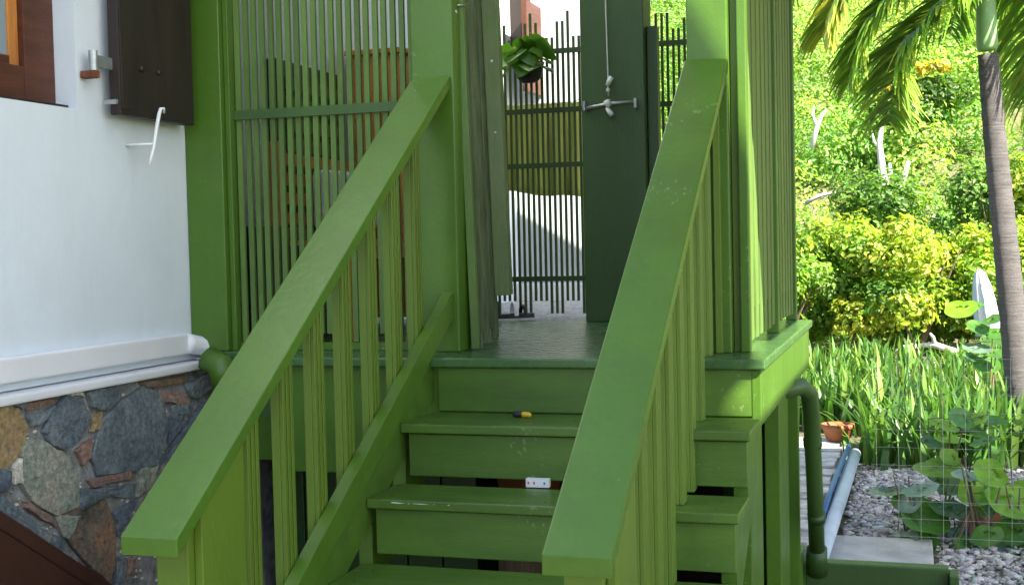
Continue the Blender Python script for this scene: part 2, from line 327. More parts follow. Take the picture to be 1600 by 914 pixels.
STONES_AT = [[(2.912, -0.058), (2.992, -0.059), (3.073, -0.079), (3.124, -0.142), (3.088, -0.204), (3.022, -0.24), (2.903, -0.219)], [(3.194, -0.162), (3.216, -0.14), (3.29, -0.073), (3.38, -0.092), (3.423, -0.165), (3.362, -0.217), (3.297, -0.23), (3.231, -0.209)], [(3.416, -0.072), (3.564, -0.07), (3.594, -0.108), (3.493, -0.14), (3.434, -0.116)], [(3.591, -0.126), (3.71, -0.096), (3.806, -0.13), (3.853, -0.248), (3.776, -0.361), (3.642, -0.355), (3.467, -0.341), (3.433, -0.281), (3.49, -0.176)], [(3.117, -0.184), (3.183, -0.19), (3.272, -0.244), (3.345, -0.317), (3.339, -0.416), (3.231, -0.42), (3.13, -0.356), (3.083, -0.289), (3.096, -0.224)], [(3.404, -0.351), (3.62, -0.358), (3.629, -0.384), (3.427, -0.376)], [(3.281, -0.429), (3.472, -0.427), (3.52, -0.509), (3.514, -0.615), (3.478, -0.691), (3.365, -0.591), (3.292, -0.512)], [(3.349, -0.246), (3.42, -0.218), (3.416, -0.278), (3.374, -0.297)], [(3.117, -0.066), (3.267, -0.07), (3.253, -0.083), (3.13, -0.091)], [(3.999, -0.106), (4.133, -0.091), (4.181, -0.137), (4.061, -0.171), (4.007, -0.146)], [(3.87, -0.216), (3.949, -0.215), (3.929, -0.271), (3.864, -0.307)], [(3.811, -0.113), (3.975, -0.144), (3.983, -0.185), (3.833, -0.154)], [(2.978, -0.311), (3.057, -0.362), (3.183, -0.457), (3.265, -0.512), (3.255, -0.538), (3.181, -0.494), (3.041, -0.402), (2.975, -0.355)], [(3.361, -0.373), (3.478, -0.39), (3.654, -0.406), (3.636, -0.453), (3.494, -0.418), (3.366, -0.432)], [(3.538, -0.483), (3.654, -0.463), (3.599, -0.526), (3.542, -0.559)], [(3.531, -0.632), (3.585, -0.634), (3.573, -0.716), (3.522, -0.718)], [(3.595, -0.647), (3.636, -0.651), (3.626, -0.699), (3.585, -0.699)], [(3.437, -0.148), (3.479, -0.143), (3.465, -0.194), (3.431, -0.199)], [(3.706, -0.071), (3.979, -0.076), (3.96, -0.106), (3.734, -0.091)], [(3.053, -0.247), (3.085, -0.226), (3.087, -0.299), (3.053, -0.293)], [(2.955, -0.237), (3.036, -0.252), (3.04, -0.292), (3.019, -0.309), (2.952, -0.291)], [(3.101, -0.357), (3.201, -0.416), (3.267, -0.474), (3.214, -0.45), (3.106, -0.38)], [(3.127, -0.1), (3.203, -0.104), (3.25, -0.092), (3.196, -0.135), (3.145, -0.139)], [(3.889, -0.173), (4.016, -0.175), (3.992, -0.214), (3.897, -0.211)], [(3.679, -0.366), (3.796, -0.37), (3.733, -0.432), (3.666, -0.452)], [(2.896, -0.355), (2.974, -0.371), (3.054, -0.427), (3.18, -0.514), (3.133, -0.561), (2.891, -0.445)], [(3.796, -0.37), (3.924, -0.282), (4.013, -0.236), (4.105, -0.188), (3.921, -0.339)], [(3.308, -0.037), (3.382, -0.064), (3.394, -0.082), (3.322, -0.069)], [(3.019, -0.049), (3.112, -0.059), (3.116, -0.077), (3.046, -0.07)], [(3.348, -0.451), (3.277, -0.436), (3.23, -0.432), (3.266, -0.494), (3.292, -0.508)]]
for (mname, _), poly in zip(stones, STONES_AT):
    cy = sum(p[0] for p in poly) / len(poly); cz = sum(p[1] for p in poly) / len(poly); poly = [(cy + (p[0] - cy) * 1.07, cz + (p[1] - cz) * 1.07) for p in poly]
    cy = sum(p[0] for p in poly) / len(poly); cz = sum(p[1] for p in poly) / len(poly)
    ring = []                                  # broken, angular outline
    for i, p in enumerate(poly):
        q = poly[(i + 1) % len(poly)]
        for t in (.06, .36, .66, .94): ring.append((p[0] + (q[0] - p[0]) * t + random.uniform(-.004, .004), p[1] + (q[1] - p[1]) * t + random.uniform(-.004, .004)))
    n = len(ring); b = MB(); vs = []; tx, ty = random.uniform(-.06, .06), random.uniform(-.06, .06)
    for k, (s, x) in enumerate(((1.0, -.03), (1.0, .006), (.985, .012), (.82, .0135), (.45, .0135))):
        for i, (y, z) in enumerate(ring):
            vs.append((PXW + x + (random.uniform(-.0012, .0012) + tx * (y - cy) + ty * (z - cz) if k > 1 else 0), cy + (y - cy) * s, cz + (z - cz) * s))
    vs.append((PXW + .015, cy, cz))
    fs = [(k * n + i, k * n + (i + 1) % n, (k + 1) * n + (i + 1) % n, (k + 1) * n + i) for k in range(4) for i in range(n)] + [(4 * n + i, 4 * n + (i + 1) % n, 5 * n) for i in range(n)]
    st_ = b.add(vs, fs).build('stone', mname, pl); st_.data.polygons.foreach_set('use_smooth', [False] * len(st_.data.polygons))
# small rubble pressed into the joints
rub = MB(); random.seed(5)
for k in range(420):
    y = random.uniform(2.9, 4.15); z = random.uniform(-.85, -.075); r = random.uniform(.004, .013)
    n = random.choice((5, 6)); vs = [(PXW - .008, y, z)]
    for q in range(n):
        a = 6.283 * q / n + random.uniform(-.3, .3); vs.append((PXW - .012, y + r * 1.5 * math.cos(a), z + r * math.sin(a)))
    vs[0] = (PXW + random.uniform(.0, .005), y, z)
    rub.add(vs, [(0, 1 + q, 1 + (q + 1) % n) for q in range(n)])
ro = rub.build('rubble', 'stone_pale', pl); tag(ro, None, None, None, 'stuff')

# window: teak frame set back in the opening, mullion and pane
win = box('window', 'teak', house, XW - .14, XW - .078, 3.33, 3.474, .80, 2.15, .004)
box('bottom_rail', 'teak', win, XW - .14, XW - .08, 2.55, 3.33, .80, .955, .004)
box('sash_stile', 'orange_wood', win, XW - .125, XW - .10, 3.285, 3.33, .955, 2.15, .004)
box('sash_rail', 'teak', win, XW - .125, XW - .098, 2.55, 3.285, .955, .985, .004)
box('window_sill', 'dark_brown', win, XW - .077, XW - .03, 2.55, 3.474, .8325, .846, .004)
box('pane', 'window_glass', win, XW - .115, XW - .108, 2.55, 3.285, .985, 2.15, 0)
box('curtain', 'cushion', win, XW - .26, XW - .245, 2.55, 3.22, .95, 2.15, .003)
# open shutter folded back against the wall
sh = box('shutter', 'dark_brown', house, XW + .035, XW + .078, 3.60, 4.045, .822, 2.15, .005)
box('edge_batten', 'dark_brown', sh, XW + .0785, XW + .083, 3.602, 3.65, .84, 2.14, .002)
hg = box('hinge_strap', 'galvanised', sh, XW + .03, XW + .05, 3.50, 3.64, .968, 1.008, .004)
MB().tube([(XW + .045, 3.505, .955), (XW + .045, 3.505, 1.02)], .015, 10).build('hinge_barrel', 'galvanised', sh, .002)
box('hinge_pintle', 'rust', sh, XW + .004, XW + .058, 3.49, 3.522, .932, .956, .004)
for y, z, r in ((3.72, .985, .012), (3.82, .985, .010)):
    MB().lathe((0, 0, 0), [(r, 0), (r, .006), (r * .5, .011)], 10).build('bolt_head', 'galvanised' if y < 3.7 else 'dark_brown', sh).matrix_basis = Matrix.Translation((XW + .078, y, z)) @ Matrix.Rotation(math.pi / 2, 4, 'Y')
MB().tube([(XW + .04, 3.56, .86), (XW + .09, 3.56, .86)], .008, 8).build('bolt_head', 'galvanised', sh)
hk = MB(); yy = 3.765                           # white shutter stay: bent flat hook on a short pin in the wall
hk.tube([(XW + .115, yy + .028, .842), (XW + .118, yy + .021, .857), (XW + .115, yy + .008, .855), (XW + .112, yy + .001, .834), (XW + .105, yy - .009, .775), (XW + .10, yy - .017, .725), (XW + .095, yy - .027, .69), (XW + .092, yy - .032, .665)], [.004, .0055, .006, .0065, .0065, .006, .006, .005], 8)
stay = hk.build('shutter_stay', 'white_plastic', house, smooth=True)
MB().tube([(XW - .02, yy - .035, .735), (XW + .05, yy - .03, .735), (XW + .102, yy - .014, .735)], .004, 8).build('pin', 'white_plastic', stay, smooth=True)
# interior side of the porch: things along the house wall
box('half_door', 'green_dark', house, XW + .002, XW + .045, 4.74, 5.36, 0, 1.16, .004)
for k in range(12): slat('louvre', 'green_slat', house, XW + .046, XW + .06, 4.80, 5.30, .10 + k * .085, .155 + k * .085)

# second wing of the house seen through the rear rail
wing = thing('house_wing', (-2.4, 8.2, GZ), 'white rear wing with brown shutters seen through the rear slatted rail', 'house')
box('wall', 'wing_plaster', wing, -5.2, -1.92, 8.2, 8.45, GZ, 4.2, .01)
box('shutter', 'dark_brown', wing, -2.86, -2.47, 8.14, 8.195, 1.62, 2.7, .004)
fw = box('window_frame', 'teak', wing, -2.47, -2.42, 8.15, 8.197, 1.4, 2.7, .004)
box('shutter', 'teak', wing, -2.385, -2.35, 7.86, 8.197, 1.35, 1.935, .004)
box('sill', 'white_trim', wing, -2.9, -1.93, 8.12, 8.197, -.03, .10, .01)

# ------------------------------------------------------------------ porch
porch = thing('porch', (-1.5, 4.9, GZ), 'green painted wooden porch with posts, deck and roof above the stairs', 'porch')
dk = MB(); dk.prism([(-2.13, 3.885), (-.43, 3.885), (-.43, 5.79), (-2.46, 5.79), (-2.46, 4.10), (-2.13, 4.10)], 2, -.032, 0)
deck = dk.build('deck', 'deck_paint', porch, .008, 3)
box('fascia', 'green_paint', porch, -.475, -.445, 3.905, 5.77, -.205, -.0325, .004)
box('front_beam', 'green_paint', porch, -2.10, -.478, 3.925, 3.965, -.40, -.0325, .004)
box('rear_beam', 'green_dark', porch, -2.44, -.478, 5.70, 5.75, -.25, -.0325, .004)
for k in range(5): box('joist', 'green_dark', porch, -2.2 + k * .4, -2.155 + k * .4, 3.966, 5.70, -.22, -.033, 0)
for nm, x0, x1, y0, y1 in (('corner_post', -2.548, -2.395, 4.10, 4.25), ('gate_post', -1.648, -1.493, 4.10, 4.25), ('stair_post', -.690, -.559, 4.10, 4.24)):
    box(nm, 'green_paint', porch, x0, x1, y0, y1, .0005, 2.3, .006, 3)
for x in (-.676, -.642, -.608): box('post_batten', 'green_slat2', porch, x, x + .021, 4.084, 4.0985, .001, .80, .002)
box('corner_trim', 'green_paint', porch, -2.393, -2.372, 4.125, 4.16, .0005, 2.3, .003)
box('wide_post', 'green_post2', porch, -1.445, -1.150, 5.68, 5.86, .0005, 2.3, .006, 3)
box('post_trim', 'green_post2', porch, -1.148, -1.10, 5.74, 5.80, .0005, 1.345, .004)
MB().tube([(-2.42, 4.0, -.02), (-2.36, 3.99, -.045), (-2.345, 3.985, -.12)], .05, 12).build('corner_pipe', 'green_paint', porch, smooth=True)
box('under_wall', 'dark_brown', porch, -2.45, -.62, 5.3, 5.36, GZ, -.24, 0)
for k in range(6): box('under_shade_panel', 'green_dark', porch, -2.45 + k * .145, -2.45 + k * .145 + .138, 4.50, 4.53, GZ, -.04, .003)  # dark panels stand in for the shade in the void under the porch
box('front_beam', 'green_paint', porch, -2.46, -2.103, 4.12, 4.16, -.40, -.0325, .004)
# skirting below the deck: broad boards with set-back boards between them
for k, (y0, y1, dx) in enumerate(((3.86, 4.16, 0), (4.165, 4.72, -.075), (4.725, 5.06, 0), (5.065, 5.52, -.075), (5.525, 5.56, 0))):
    box('skirting_board', 'green_paint', porch, -.53 + dx, -.475 + dx, y0, y1, GZ, -.207, .004)
box('skirting_rail', 'green_paint', porch, -.62, -.47, 5.57, 5.72, GZ, -1.0, .006)
# unseen roof, its deep garden eave shaped to shade the side screens
rf = MB(); rf.prism([(-1.3, 3.155), (1.12, 1.75), (1.12, 1.82), (-1.3, 3.235)], 1, 3.57, 6.9)
rf.build('roof', 'roof_metal', porch, .004)
box('ceiling_beam', 'green_paint', porch, -2.45, -.5, 4.12, 4.22, 2.3, 2.42, .005)
box('ceiling_beam', 'green_paint', porch, -.6, -.5, 4.24, 5.8, 2.3, 2.42, .005)
tag(box('walkway', 'pebble_floor', None, -2.548, -1.06, 5.80, 8.19, GZ, -.012, .004), kind='structure')

def screen(label, loc): return thing('slatted_screen', loc, label, 'screen', 'slatted porch screens')
# left screen between corner post and gate post
s1 = screen('tall green slatted screen between the white house and the stair', (-2.02, 4.17, 0))
for k in range(21):
    x = -2.366 + k * .0343; j = random.uniform(-.0015, .0015)
    slat('slat', 'green_slat', s1, x + j, x + .0195 + j, 4.160, 4.173, .03 if k % 6 < 3 else .06, 2.28, random.uniform(-.0012, .0012))
for z in (.845, 1.75): slat('crossbar', 'green_post2', s1, -2.371, -1.650, 4.1475, 4.1595, z, z + .034)
slat('crossbar', 'green_paint', s1, -2.371, -1.650, 4.150, 4.185, .002, .028)
# garden-side screens
def side_screen(label, y0, y1, n, post):
    s = screen(label, (-.52, (y0 + y1) / 2, 0))
    if post: box('filler_slat', 'green_slat2', s, -.5575, -.5345, 4.150, 4.19, .0005, 2.3, .002)
    if post: box('end_post', 'green_paint', s, -.533, -.503, 4.125, 4.175, .0005, 2.3, .004)
    box('post', 'green_paint', s, -.545, -.498, y1, y1 + .05, .0005, 2.3, .004)
    p = (y1 - y0) / n
    for k in range(n):
        a = y0 + (k + .16) * p
        slat('slat', 'green_slat', s, -.520, -.510, a, a + p * .66, .03 + random.uniform(0, .008), 2.29)
        slat('inner_slat', 'green_slat', s, -.545, -.5125, a + p * .5, a + p * 1.2, .135 + random.uniform(0, .008), 2.29)
    slat('crossbar', 'green_paint', s, -.565, -.5455, y0, y1, .92, .955)
    return s
side_screen('nearer green slatted side screen facing the garden, next to stair post', 4.19, 4.99, 6, True)
side_screen('farther green slatted side screen facing the garden, at deck end', 5.05, 5.77, 6, False)
# rear rail of staggered slats
s2 = screen('rear staggered slat rail behind the wide dark post', (-1.55, 6.3, 0))
for k in range(38):
    x = -2.13 + k * .0285; g = (k // 3) % 2
    top = (1.50 if (k + 1) // 3 % 2 else 1.42) + (.05 if k % 7 == 2 else 0)
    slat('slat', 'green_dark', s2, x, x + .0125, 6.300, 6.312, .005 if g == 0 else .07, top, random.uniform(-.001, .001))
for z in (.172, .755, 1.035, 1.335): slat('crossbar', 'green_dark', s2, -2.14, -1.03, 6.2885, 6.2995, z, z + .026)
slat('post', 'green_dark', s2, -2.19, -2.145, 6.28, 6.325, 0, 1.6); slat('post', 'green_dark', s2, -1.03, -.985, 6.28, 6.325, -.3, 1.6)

# ------------------------------------------------------------------ stairs
SL, RISE = .6753, .18; RUN = RISE / SL; YL = 3.885
stair = thing('staircase', (-1.1, 3.0, GZ), 'green wooden staircase with broad sloping handrails climbing to the porch', 'staircase')
XS0, XS1 = -1.522, -.4455
for i in range(1, 6):
    y = YL - i * RUN; z = -RISE * i
    t = box('tread', 'green_tread', stair, XS0, XS1, y, y + RUN + (.012 if i == 1 else -.03), z - .029, z, .006, 3)
    if i == 2:
        for a, b in ((-1.445, -1.400), (-1.392, -1.385), (-1.378, -1.322), (-1.314, -1.309), (-1.27, -1.262)): q = random.uniform(.001, .003); MB().add([(a, y - .0006, z - .009), (a + .006, y - .0006, z - .009 + q), ((a + b) / 2, y - .0006, z - .0085 + q * .7), (b, y - .0006, z - .0095), ((a + b) / 2, y - .0006, z - .0105)], [(0, 1, 2, 3, 4)]).build('paint_chip', 'paint_chip', t)
nail = MB().lathe((0, 0, 0), [(.0042, 0), (.0042, .0006), (.002, .0012)], 8).mesh('nail_head'); nail.materials.append(MATS['green_dark'])
def nails(parent, pts, rot=None):
    for p in pts:
        o = bpy.data.objects.new('nail_head', nail); COL.objects.link(o); o.location = p
        if rot: o.rotation_euler = rot
        attach(o, parent)
for t in [c for c in stair.children if c.name.startswith('tread')][:3]:
    bb_ = [Vector(v) for v in t.bound_box]; z = max(v.z for v in bb_); y = min(v.y for v in bb_)
    nails(t, [(x + random.uniform(-.006, .006), y + dy + random.uniform(-.004, .004), z - .0002) for x in (-1.46, -1.0, -.51) for dy in (.05, .16)])
for i in range(0, 6):                            # risers stop a finger above the tread below
    y = YL - i * RUN; zt = -RISE * i
    zb = zt - RISE + (.002 if i == 0 else .015)
    box('riser', 'green_tread', stair, XS0 + .02, XS1 - .012, y + .022, y + .040, zb, zt - .0335, .003)
def zrail(Y): return .9487 + SL * (Y - 4.1)
# stringers: saw-tooth under the treads
for x0, x1 in ((XS0 - .045, XS0 - .002), (XS1 - .055, XS1 - .014)):
    b = MB()
    for i in range(1, 6):
        y = YL - i * RUN + .042; z = -RISE * i - .034; zb = z - .10
        b.prism([(y, z), (y + RUN, z), (y + RUN, zb), (y, max(GZ, zb - RISE))], 0, x0, x1)
    b.build('stringer', 'green_paint', stair)
def cap(X, Yn, Yf):
    W = .07; t = .036; n = Vector((0, -SL, 1)).normalized(); b = MB(); vs = []
    for x in (X - W, X + W):
        for Y in (Yn, Yf):
            z = zrail(Y); vs += [(x, Y, z), (x, Y - (0 if Y == Yn else 0), z - t * 1.15)]
    b.add(vs, [(0, 1, 3, 2), (4, 6, 7, 5), (0, 4, 5, 1), (2, 3, 7, 6), (0, 2, 6, 4), (1, 5, 7, 3)])
    return b.build('handrail', 'green_paint', stair, .004, 3)
XL, XR = -1.573, -.626
cap(XL, 2.335, 4.099); cap(XR, 2.345, 4.099)
def baluster(X, Y, zb, zt_off):
    """one baluster: a middle strip with two strips planted on its garden side, leaving two grooves"""
    w = .062; zt = zrail(Y) - .043
    b = MB()
    def bar(x0, x1, y0, y1, top): 
        b.add([(x, y, (zb if k == 0 else zrail(y) - .044 - top)) for x in (x0, x1) for y in (y0, y1) for k in (0, 1)], [(0, 1, 3, 2), (4, 6, 7, 5), (0, 4, 5, 1), (2, 3, 7, 6), (0, 2, 6, 4), (1, 5, 7, 3)])
    bar(X - .017, X + .006, Y, Y + w, 0)
    for q in (.002, .0235, .045): bar(X + .0062, X + .018, Y + q, Y + q + .015, .001)
    o = b.build('baluster', 'green_slat2', stair, .0012, 1)
    return o
for k in range(7):
    Y = 2.735 + k * .1885; baluster(XL, Y, .164 + .58 * (Y - 4.02) - .15, 0)
for k in range(7):
    Y = 2.90 + k * .178; i = max(0, math.ceil((YL - Y - .001) / RUN)); baluster(XR, Y, -RISE * i + .001, 0)
# lower sloping rail on the left, planted against the balusters
zl = lambda Y: .164 + .58 * (Y - 4.02)
MB().prism([(2.55, zl(2.55) - .088), (4.099, zl(4.099) - .088), (4.099, zl(4.099)), (2.55, zl(2.55))][::-1], 0, XL + .022, XL + .062).build('lower_rail', 'green_paint', stair, .003)
MB().prism([(2.55, zl(2.55) - .24), (3.92, zl(3.92) - .24), (3.92, zl(3.92) - .0885), (2.55, zl(2.55) - .0885)][::-1], 0, XL + .024, XL + .050).build('skirt_board', 'green_tread', stair, .003)
# newel boards at the foot of each handrail
def newel(X):
    for (x0, x1, y0, y1, dz) in ((X - .052, X + .030, 2.44, 2.475, .042), (X + .0305, X + .052, 2.465, 2.66, .042)):
        b = MB(); b.add([(x, y, (GZ if k == 0 else zrail(y) - dz)) for x in (x0, x1) for y in (y0, y1) for k in (0, 1)], [(0, 1, 3, 2), (4, 6, 7, 5), (0, 4, 5, 1), (2, 3, 7, 6), (0, 2, 6, 4), (1, 5, 7, 3)])
        b.build('newel_board', 'green_slat2', stair, .003)
newel(XL); newel(XR)

# ------------------------------------------------------------------ open gate
gate = thing('gate', (-1.475, 4.19, .01), 'weathered green slatted gate swung open into the porch', 'gate')
ga = math.radians(10.0); gd = Vector((-math.sin(ga), math.cos(ga), 0)); gn = Vector((math.cos(ga), math.sin(ga), 0)); g0 = Vector((-1.483, 4.19, 0))
def gbox(name, mat, a0, a1, n0, n1, z0, z1, bev=.002, parent=gate):
    b = MB(); vs = [g0 + gd * a + gn * n + Vector((0, 0, z)) for a in (a0, a1) for n in (n0, n1) for z in (z0, z1)]
    return b.add(vs, [(0, 1, 3, 2), (4, 6, 7, 5), (0, 4, 5, 1), (2, 3, 7, 6), (0, 2, 6, 4), (1, 5, 7, 3)]).build(name, mat, parent, bev)
for k in range(15):
    a = .03 + k * .037
    gbox('slat', 'gate_weathered', a, a + .02, 0, .018, .005 if k % 6 < 3 else .05, 1.62, .0015)
gbox('hinge_stile', 'green_slat', -.012, .024, .002, .03, .004, 1.62, .003)
gbox('latch_stile', 'gate_board', .50, .60, .0186, .078, .17, 1.60, .004)
for z in (.22, .80, 1.42): gbox('rail', 'gate_weathered', .026, .60, -.024, -.0005, z, z + .07, .003)
gbox('screw_head', 'white_plastic', .4985, .4995, .045, .054, 1.075, 1.084, .001)
gbox('screw_head', 'white_plastic', .4985, .4995, .047, .054, .80, .807, .001)
lt = MB(); c = g0 + Vector((.0, -.03, 0))
lt.tube([(c.x - .02, c.y, 1.235), (c.x + .0, c.y - .01, 1.205), (c.x + .012, c.y - .015, 1.18), (c.x + .020, c.y - .015, 1.165)], .006, 8)
lt.tube([(c.x - .005, c.y - .005, 1.20), (c.x + .025, c.y + .01, 1.198), (c.x + .04, c.y + .03, 1.20)], .004, 8)
lt.build('latch_hook', 'galvanised', gate, smooth=True)
gate.rotation_euler = (0, math.radians(-1.4), 0)

# ================================================================== SMALLER THINGS
# brown sloping hatch against the stone base
hat = thing('cellar_hatch', (-2.38, 3.0, GZ), 'brown painted sloping hatch against the stone base', 'hatch')
ht = MB()
ht.add([(-2.505, 2.3, -0.019), (-2.505, 3.64, -0.932), (-2.25, 3.64, -0.932), (-2.25, 2.3, -0.019), (-2.505, 2.3, -0.069), (-2.505, 3.64, -0.982), (-2.25, 3.64, -0.982), (-2.25, 2.3, -0.069)],
       [(0, 1, 2, 3), (7, 6, 5, 4), (0, 4, 5, 1), (1, 5, 6, 2), (2, 6, 7, 3), (3, 7, 4, 0)])
ht.build('lid', 'brown_paint', hat, .006)
MB().prism([(2.32, -0.084), (3.60, -0.956), (3.60, GZ - .3), (2.32, GZ - .3)], 0, -2.50, -2.256).build('frame', 'brown_paint', hat)

# small things on the stairs and landing
lg = thing('lighter', (-1.18, 3.80, -.18), 'small black and yellow object lying on the upper tread', 'small object')
MB().tube([(-1.212, 3.806, -.170), (-1.205, 3.805, -.169), (-1.188, 3.802, -.1685), (-1.180, 3.801, -.1685)], [.007, .0095, .010, .0085], 12).build('cap', 'black_plastic', lg, smooth=True)
MB().tube([(-1.180, 3.801, -.1695), (-1.174, 3.800, -.169), (-1.158, 3.797, -.1695), (-1.149, 3.796, -.171)], [.0085, .0095, .009, .006], 12).build('body', 'lemon_paint', lg, smooth=True)
pk = thing('packet', (-1.075, 3.62, -.36), 'small white printed packet on the third step beside right rail', 'packet')
box('wrapper', 'white_plastic', pk, -1.112, -1.040, 3.600, 3.622, -.3595, -.333, .002)
for a, m in ((-1.106, 'mark_red'), (-1.088, 'mark_red'), (-1.056, 'mark_blue')): box('print', m, pk, a, a + .005, 3.5993, 3.601, -.350, -.342, 0)
# sandal behind the gate
def sandal(x, y, ang):
    r = thing('sandal', (x, y, 0), 'dark sandal with pale straps on the landing behind the gate', 'sandal')
    out = [(-.13, .02), (-.12, .035), (-.05, .034), (.02, .043), (.08, .047), (.125, .03), (.135, .0), (.125, -.03), (.08, -.043), (.02, -.034), (-.05, -.03), (-.12, -.033), (-.13, -.02)]
    b = MB().prism(out, 2, .004, .026); s = b.build('sole', 'black_plastic', r, .004)
    for k, (xx, w, h, m) in enumerate(((.03, .02, .062, 'white_plastic'), (.075, .018, .05, 'black_plastic'), (-.06, .014, .07, 'black_plastic'))):
        q = MB(); pts = [(xx, math.cos(t) * .042, .02 + math.sin(t) * h) for t in np.linspace(0, math.pi, 9)]
        vs = [(p[0] + d, p[1], p[2]) for p in pts for d in (-w / 2, w / 2)] + [(p[0] + d, p[1] * .9, p[2] - .004) for p in pts for d in (-w / 2, w / 2)]
        fs = [(2 * i, 2 * i + 1, 2 * i + 3, 2 * i + 2) for i in range(8)] + [(18 + 2 * i, 20 + 2 * i, 21 + 2 * i, 19 + 2 * i) for i in range(8)]
        q.add(vs, fs).build('strap', m, r, smooth=True)
    for ch in r.children: ch.matrix_parent_inverse = Matrix.Identity(4)
    r.rotation_euler = (0, 0, ang)
sandal(-1.90, 5.93, math.radians(35))
# cord and slide latch on the wide post
cd = thing('door_cord', (-1.31, 5.665, 1.1), 'pale cord hanging down the wide dark post', 'cord')
MB().tube([(-1.322, 5.662, 2.2), (-1.318, 5.664, 1.5), (-1.312, 5.66, 1.12), (-1.313, 5.655, 1.07), (-1.31, 5.655, 1.03)], .0035, 6).build('cord', 'grey_cord', cd, smooth=True)
MB().lathe((-1.312, 5.655, 1.045), [(.004, 0), (.010, .006), (.010, .014), (.004, .022)], 10).build('knot', 'grey_cord', cd, smooth=True)
sb = thing('slide_latch', (-1.31, 5.66, .99), 'white crossed toggle latch across the wide dark post', 'latch')
MB().tube([(-1.425, 5.655, .978), (-1.30, 5.650, .994), (-1.185, 5.655, .998)], [.008, .010, .007], 8).build('bar', 'galvanised', sb, smooth=True)
MB().tube([(-1.318, 5.640, .99), (-1.30, 5.632, 1.0)], [.019, .016], 12).build('hub', 'white_plastic', sb, smooth=True)
MB().tube([(-1.312, 5.64, 1.075), (-1.302, 5.635, 1.092), (-1.289, 5.632, 1.112)], [.009, .012, .011], 10).build('toggle', 'white_plastic', sb, smooth=True)
MB().tube([(-1.315, 5.64, .975), (-1.303, 5.635, .955), (-1.290, 5.632, .938)], [.009, .012, .012], 10).build('toggle', 'white_plastic', sb, smooth=True)
for x in (-1.425, -1.187): box('bracket', 'galvanised', sb, x - .006, x + .006, 5.645, 5.679, .968, 1.012, .002)

# hanging pothos on the rear rail
po = thing('hanging_plant', (-1.85, 6.2, 1.2), 'leafy pothos in a black wall pot hung on the rear rail', 'plant')
MB().lathe((-1.85, 6.21, 1.185), [(.035, 0), (.06, .02), (.078, .09), (.082, .10), (.07, .10), (.055, .03)], 18, 1, .8).build('pot', 'black_plastic', po, smooth=True)
def heart(name='leaf'):
    b = MB(); n = 9; vs = []
    for i in range(n + 1):
        t = i / n; wd = .48 * math.sin(math.pi * min(1, t * .93 + .07)) ** .75 * (1 - .45 * t) * 1.15; z = -.28 * t * t
        vs += [(t, 0, z)] + [(t - .10 * (1 - t), wd, z + .10 - .10 * t), (t - .10 * (1 - t), -wd, z + .10 - .10 * t), (t - .02, wd * .5, z + .065), (t - .02, -wd * .5, z + .065)]
    fs = []
    for i in range(n):
        a = i * 5; c = a + 5
        fs += [(a, c, c + 3, a + 3), (a + 3, c + 3, c + 1, a + 1), (a, a + 4, c + 4, c), (a + 4, a + 2, c + 2, c + 4)]
    return b.add(vs, fs).mesh(name, smooth=True)
hm = {}
for m in ('pothos', 'pothos_light'): hm[m] = heart(); hm[m].materials.append(MATS[m])
random.seed(21)
plv = [(-.15, .05, .10, 200, 'pothos', .12), (-.12, .13, .15, 170, 'pothos', .13), (-.06, .12, .14, 150, 'pothos_light', .11), (.0, .16, .13, 80, 'pothos', .12), (.06, .17, .14, 40, 'pothos', .13), (.11, .12, .12, 10, 'pothos', .12),
       (.05, .02, .07, 280, 'pothos_light', .12), (-.04, .09, .12, 250, 'pothos', .12), (.10, .06, .08, 320, 'pothos', .13), (-.13, .01, .09, 215, 'pothos_light', .10), (.03, .10, .12, 300, 'pothos', .12), (-.09, .07, .13, 230, 'pothos_light', .11), (.13, .0, .09, 330, 'pothos', .10), (.08, .20, .12, 60, 'pothos', .09), (-.02, .18, .12, 120, 'pothos', .10), (.0, .05, .10, 265, 'pothos', .11)]
for dx, dz, dy, an, m, s in plv:
    o = bpy.data.objects.new('leaf', hm[m]); COL.objects.link(o)
    o.location = (-1.85 + dx * .55, 6.20 - dy * .5, 1.255 + dz * .8); o.rotation_euler = (random.uniform(-.5, .3), random.uniform(.1, .8), math.radians(an)); o.scale = (s * 1.05, s * 1.25, s); attach(o, po)
for k in range(5):
    a = k * 1.3; MB().tube([(-1.85, 6.21, 1.27), (-1.85 + .05 * math.cos(a), 6.19, 1.34), (-1.85 + .10 * math.cos(a), 6.16, 1.36 + .03 * math.sin(a))], .003, 5).build('stem', 'stem', po)

# olive cloth behind the rear rail
ct = MB(); nx, nz = 60, 10; vs = []
for i in range(nx + 1):
    for j in range(nz + 1):
        u, v = i / nx, j / nz; x = -2.47 + .56 * u; zb = .70 - .06 * u + .008 * math.sin(u * 9)
        vs.append((x, 7.5 + .028 * math.sin(u * 30 + v * 1.5) * (.35 + v) + .012 * math.sin(u * 71), 1.22 - (1.22 - zb) * v))
ct.add(vs, [(i * (nz + 1) + j, (i + 1) * (nz + 1) + j, (i + 1) * (nz + 1) + j + 1, i * (nz + 1) + j + 1) for i in range(nx) for j in range(nz)])
hc = thing('hung_cloth', (-2.2, 7.5, .7), 'olive cloth hanging on a line behind the rear slats', 'cloth')
co = ct.build('cloth', 'cloth_olive', hc, smooth=True); md = co.modifiers.new('s', 'SOLIDIFY'); md.thickness = .004
MB().tube([(-5.1, 7.5, 1.26), (-2.2, 7.5, 1.223), (-1.95, 7.5, 1.222), (-1.02, 6.32, 1.4)], .003, 6).build('line', 'grey_cord', hc)

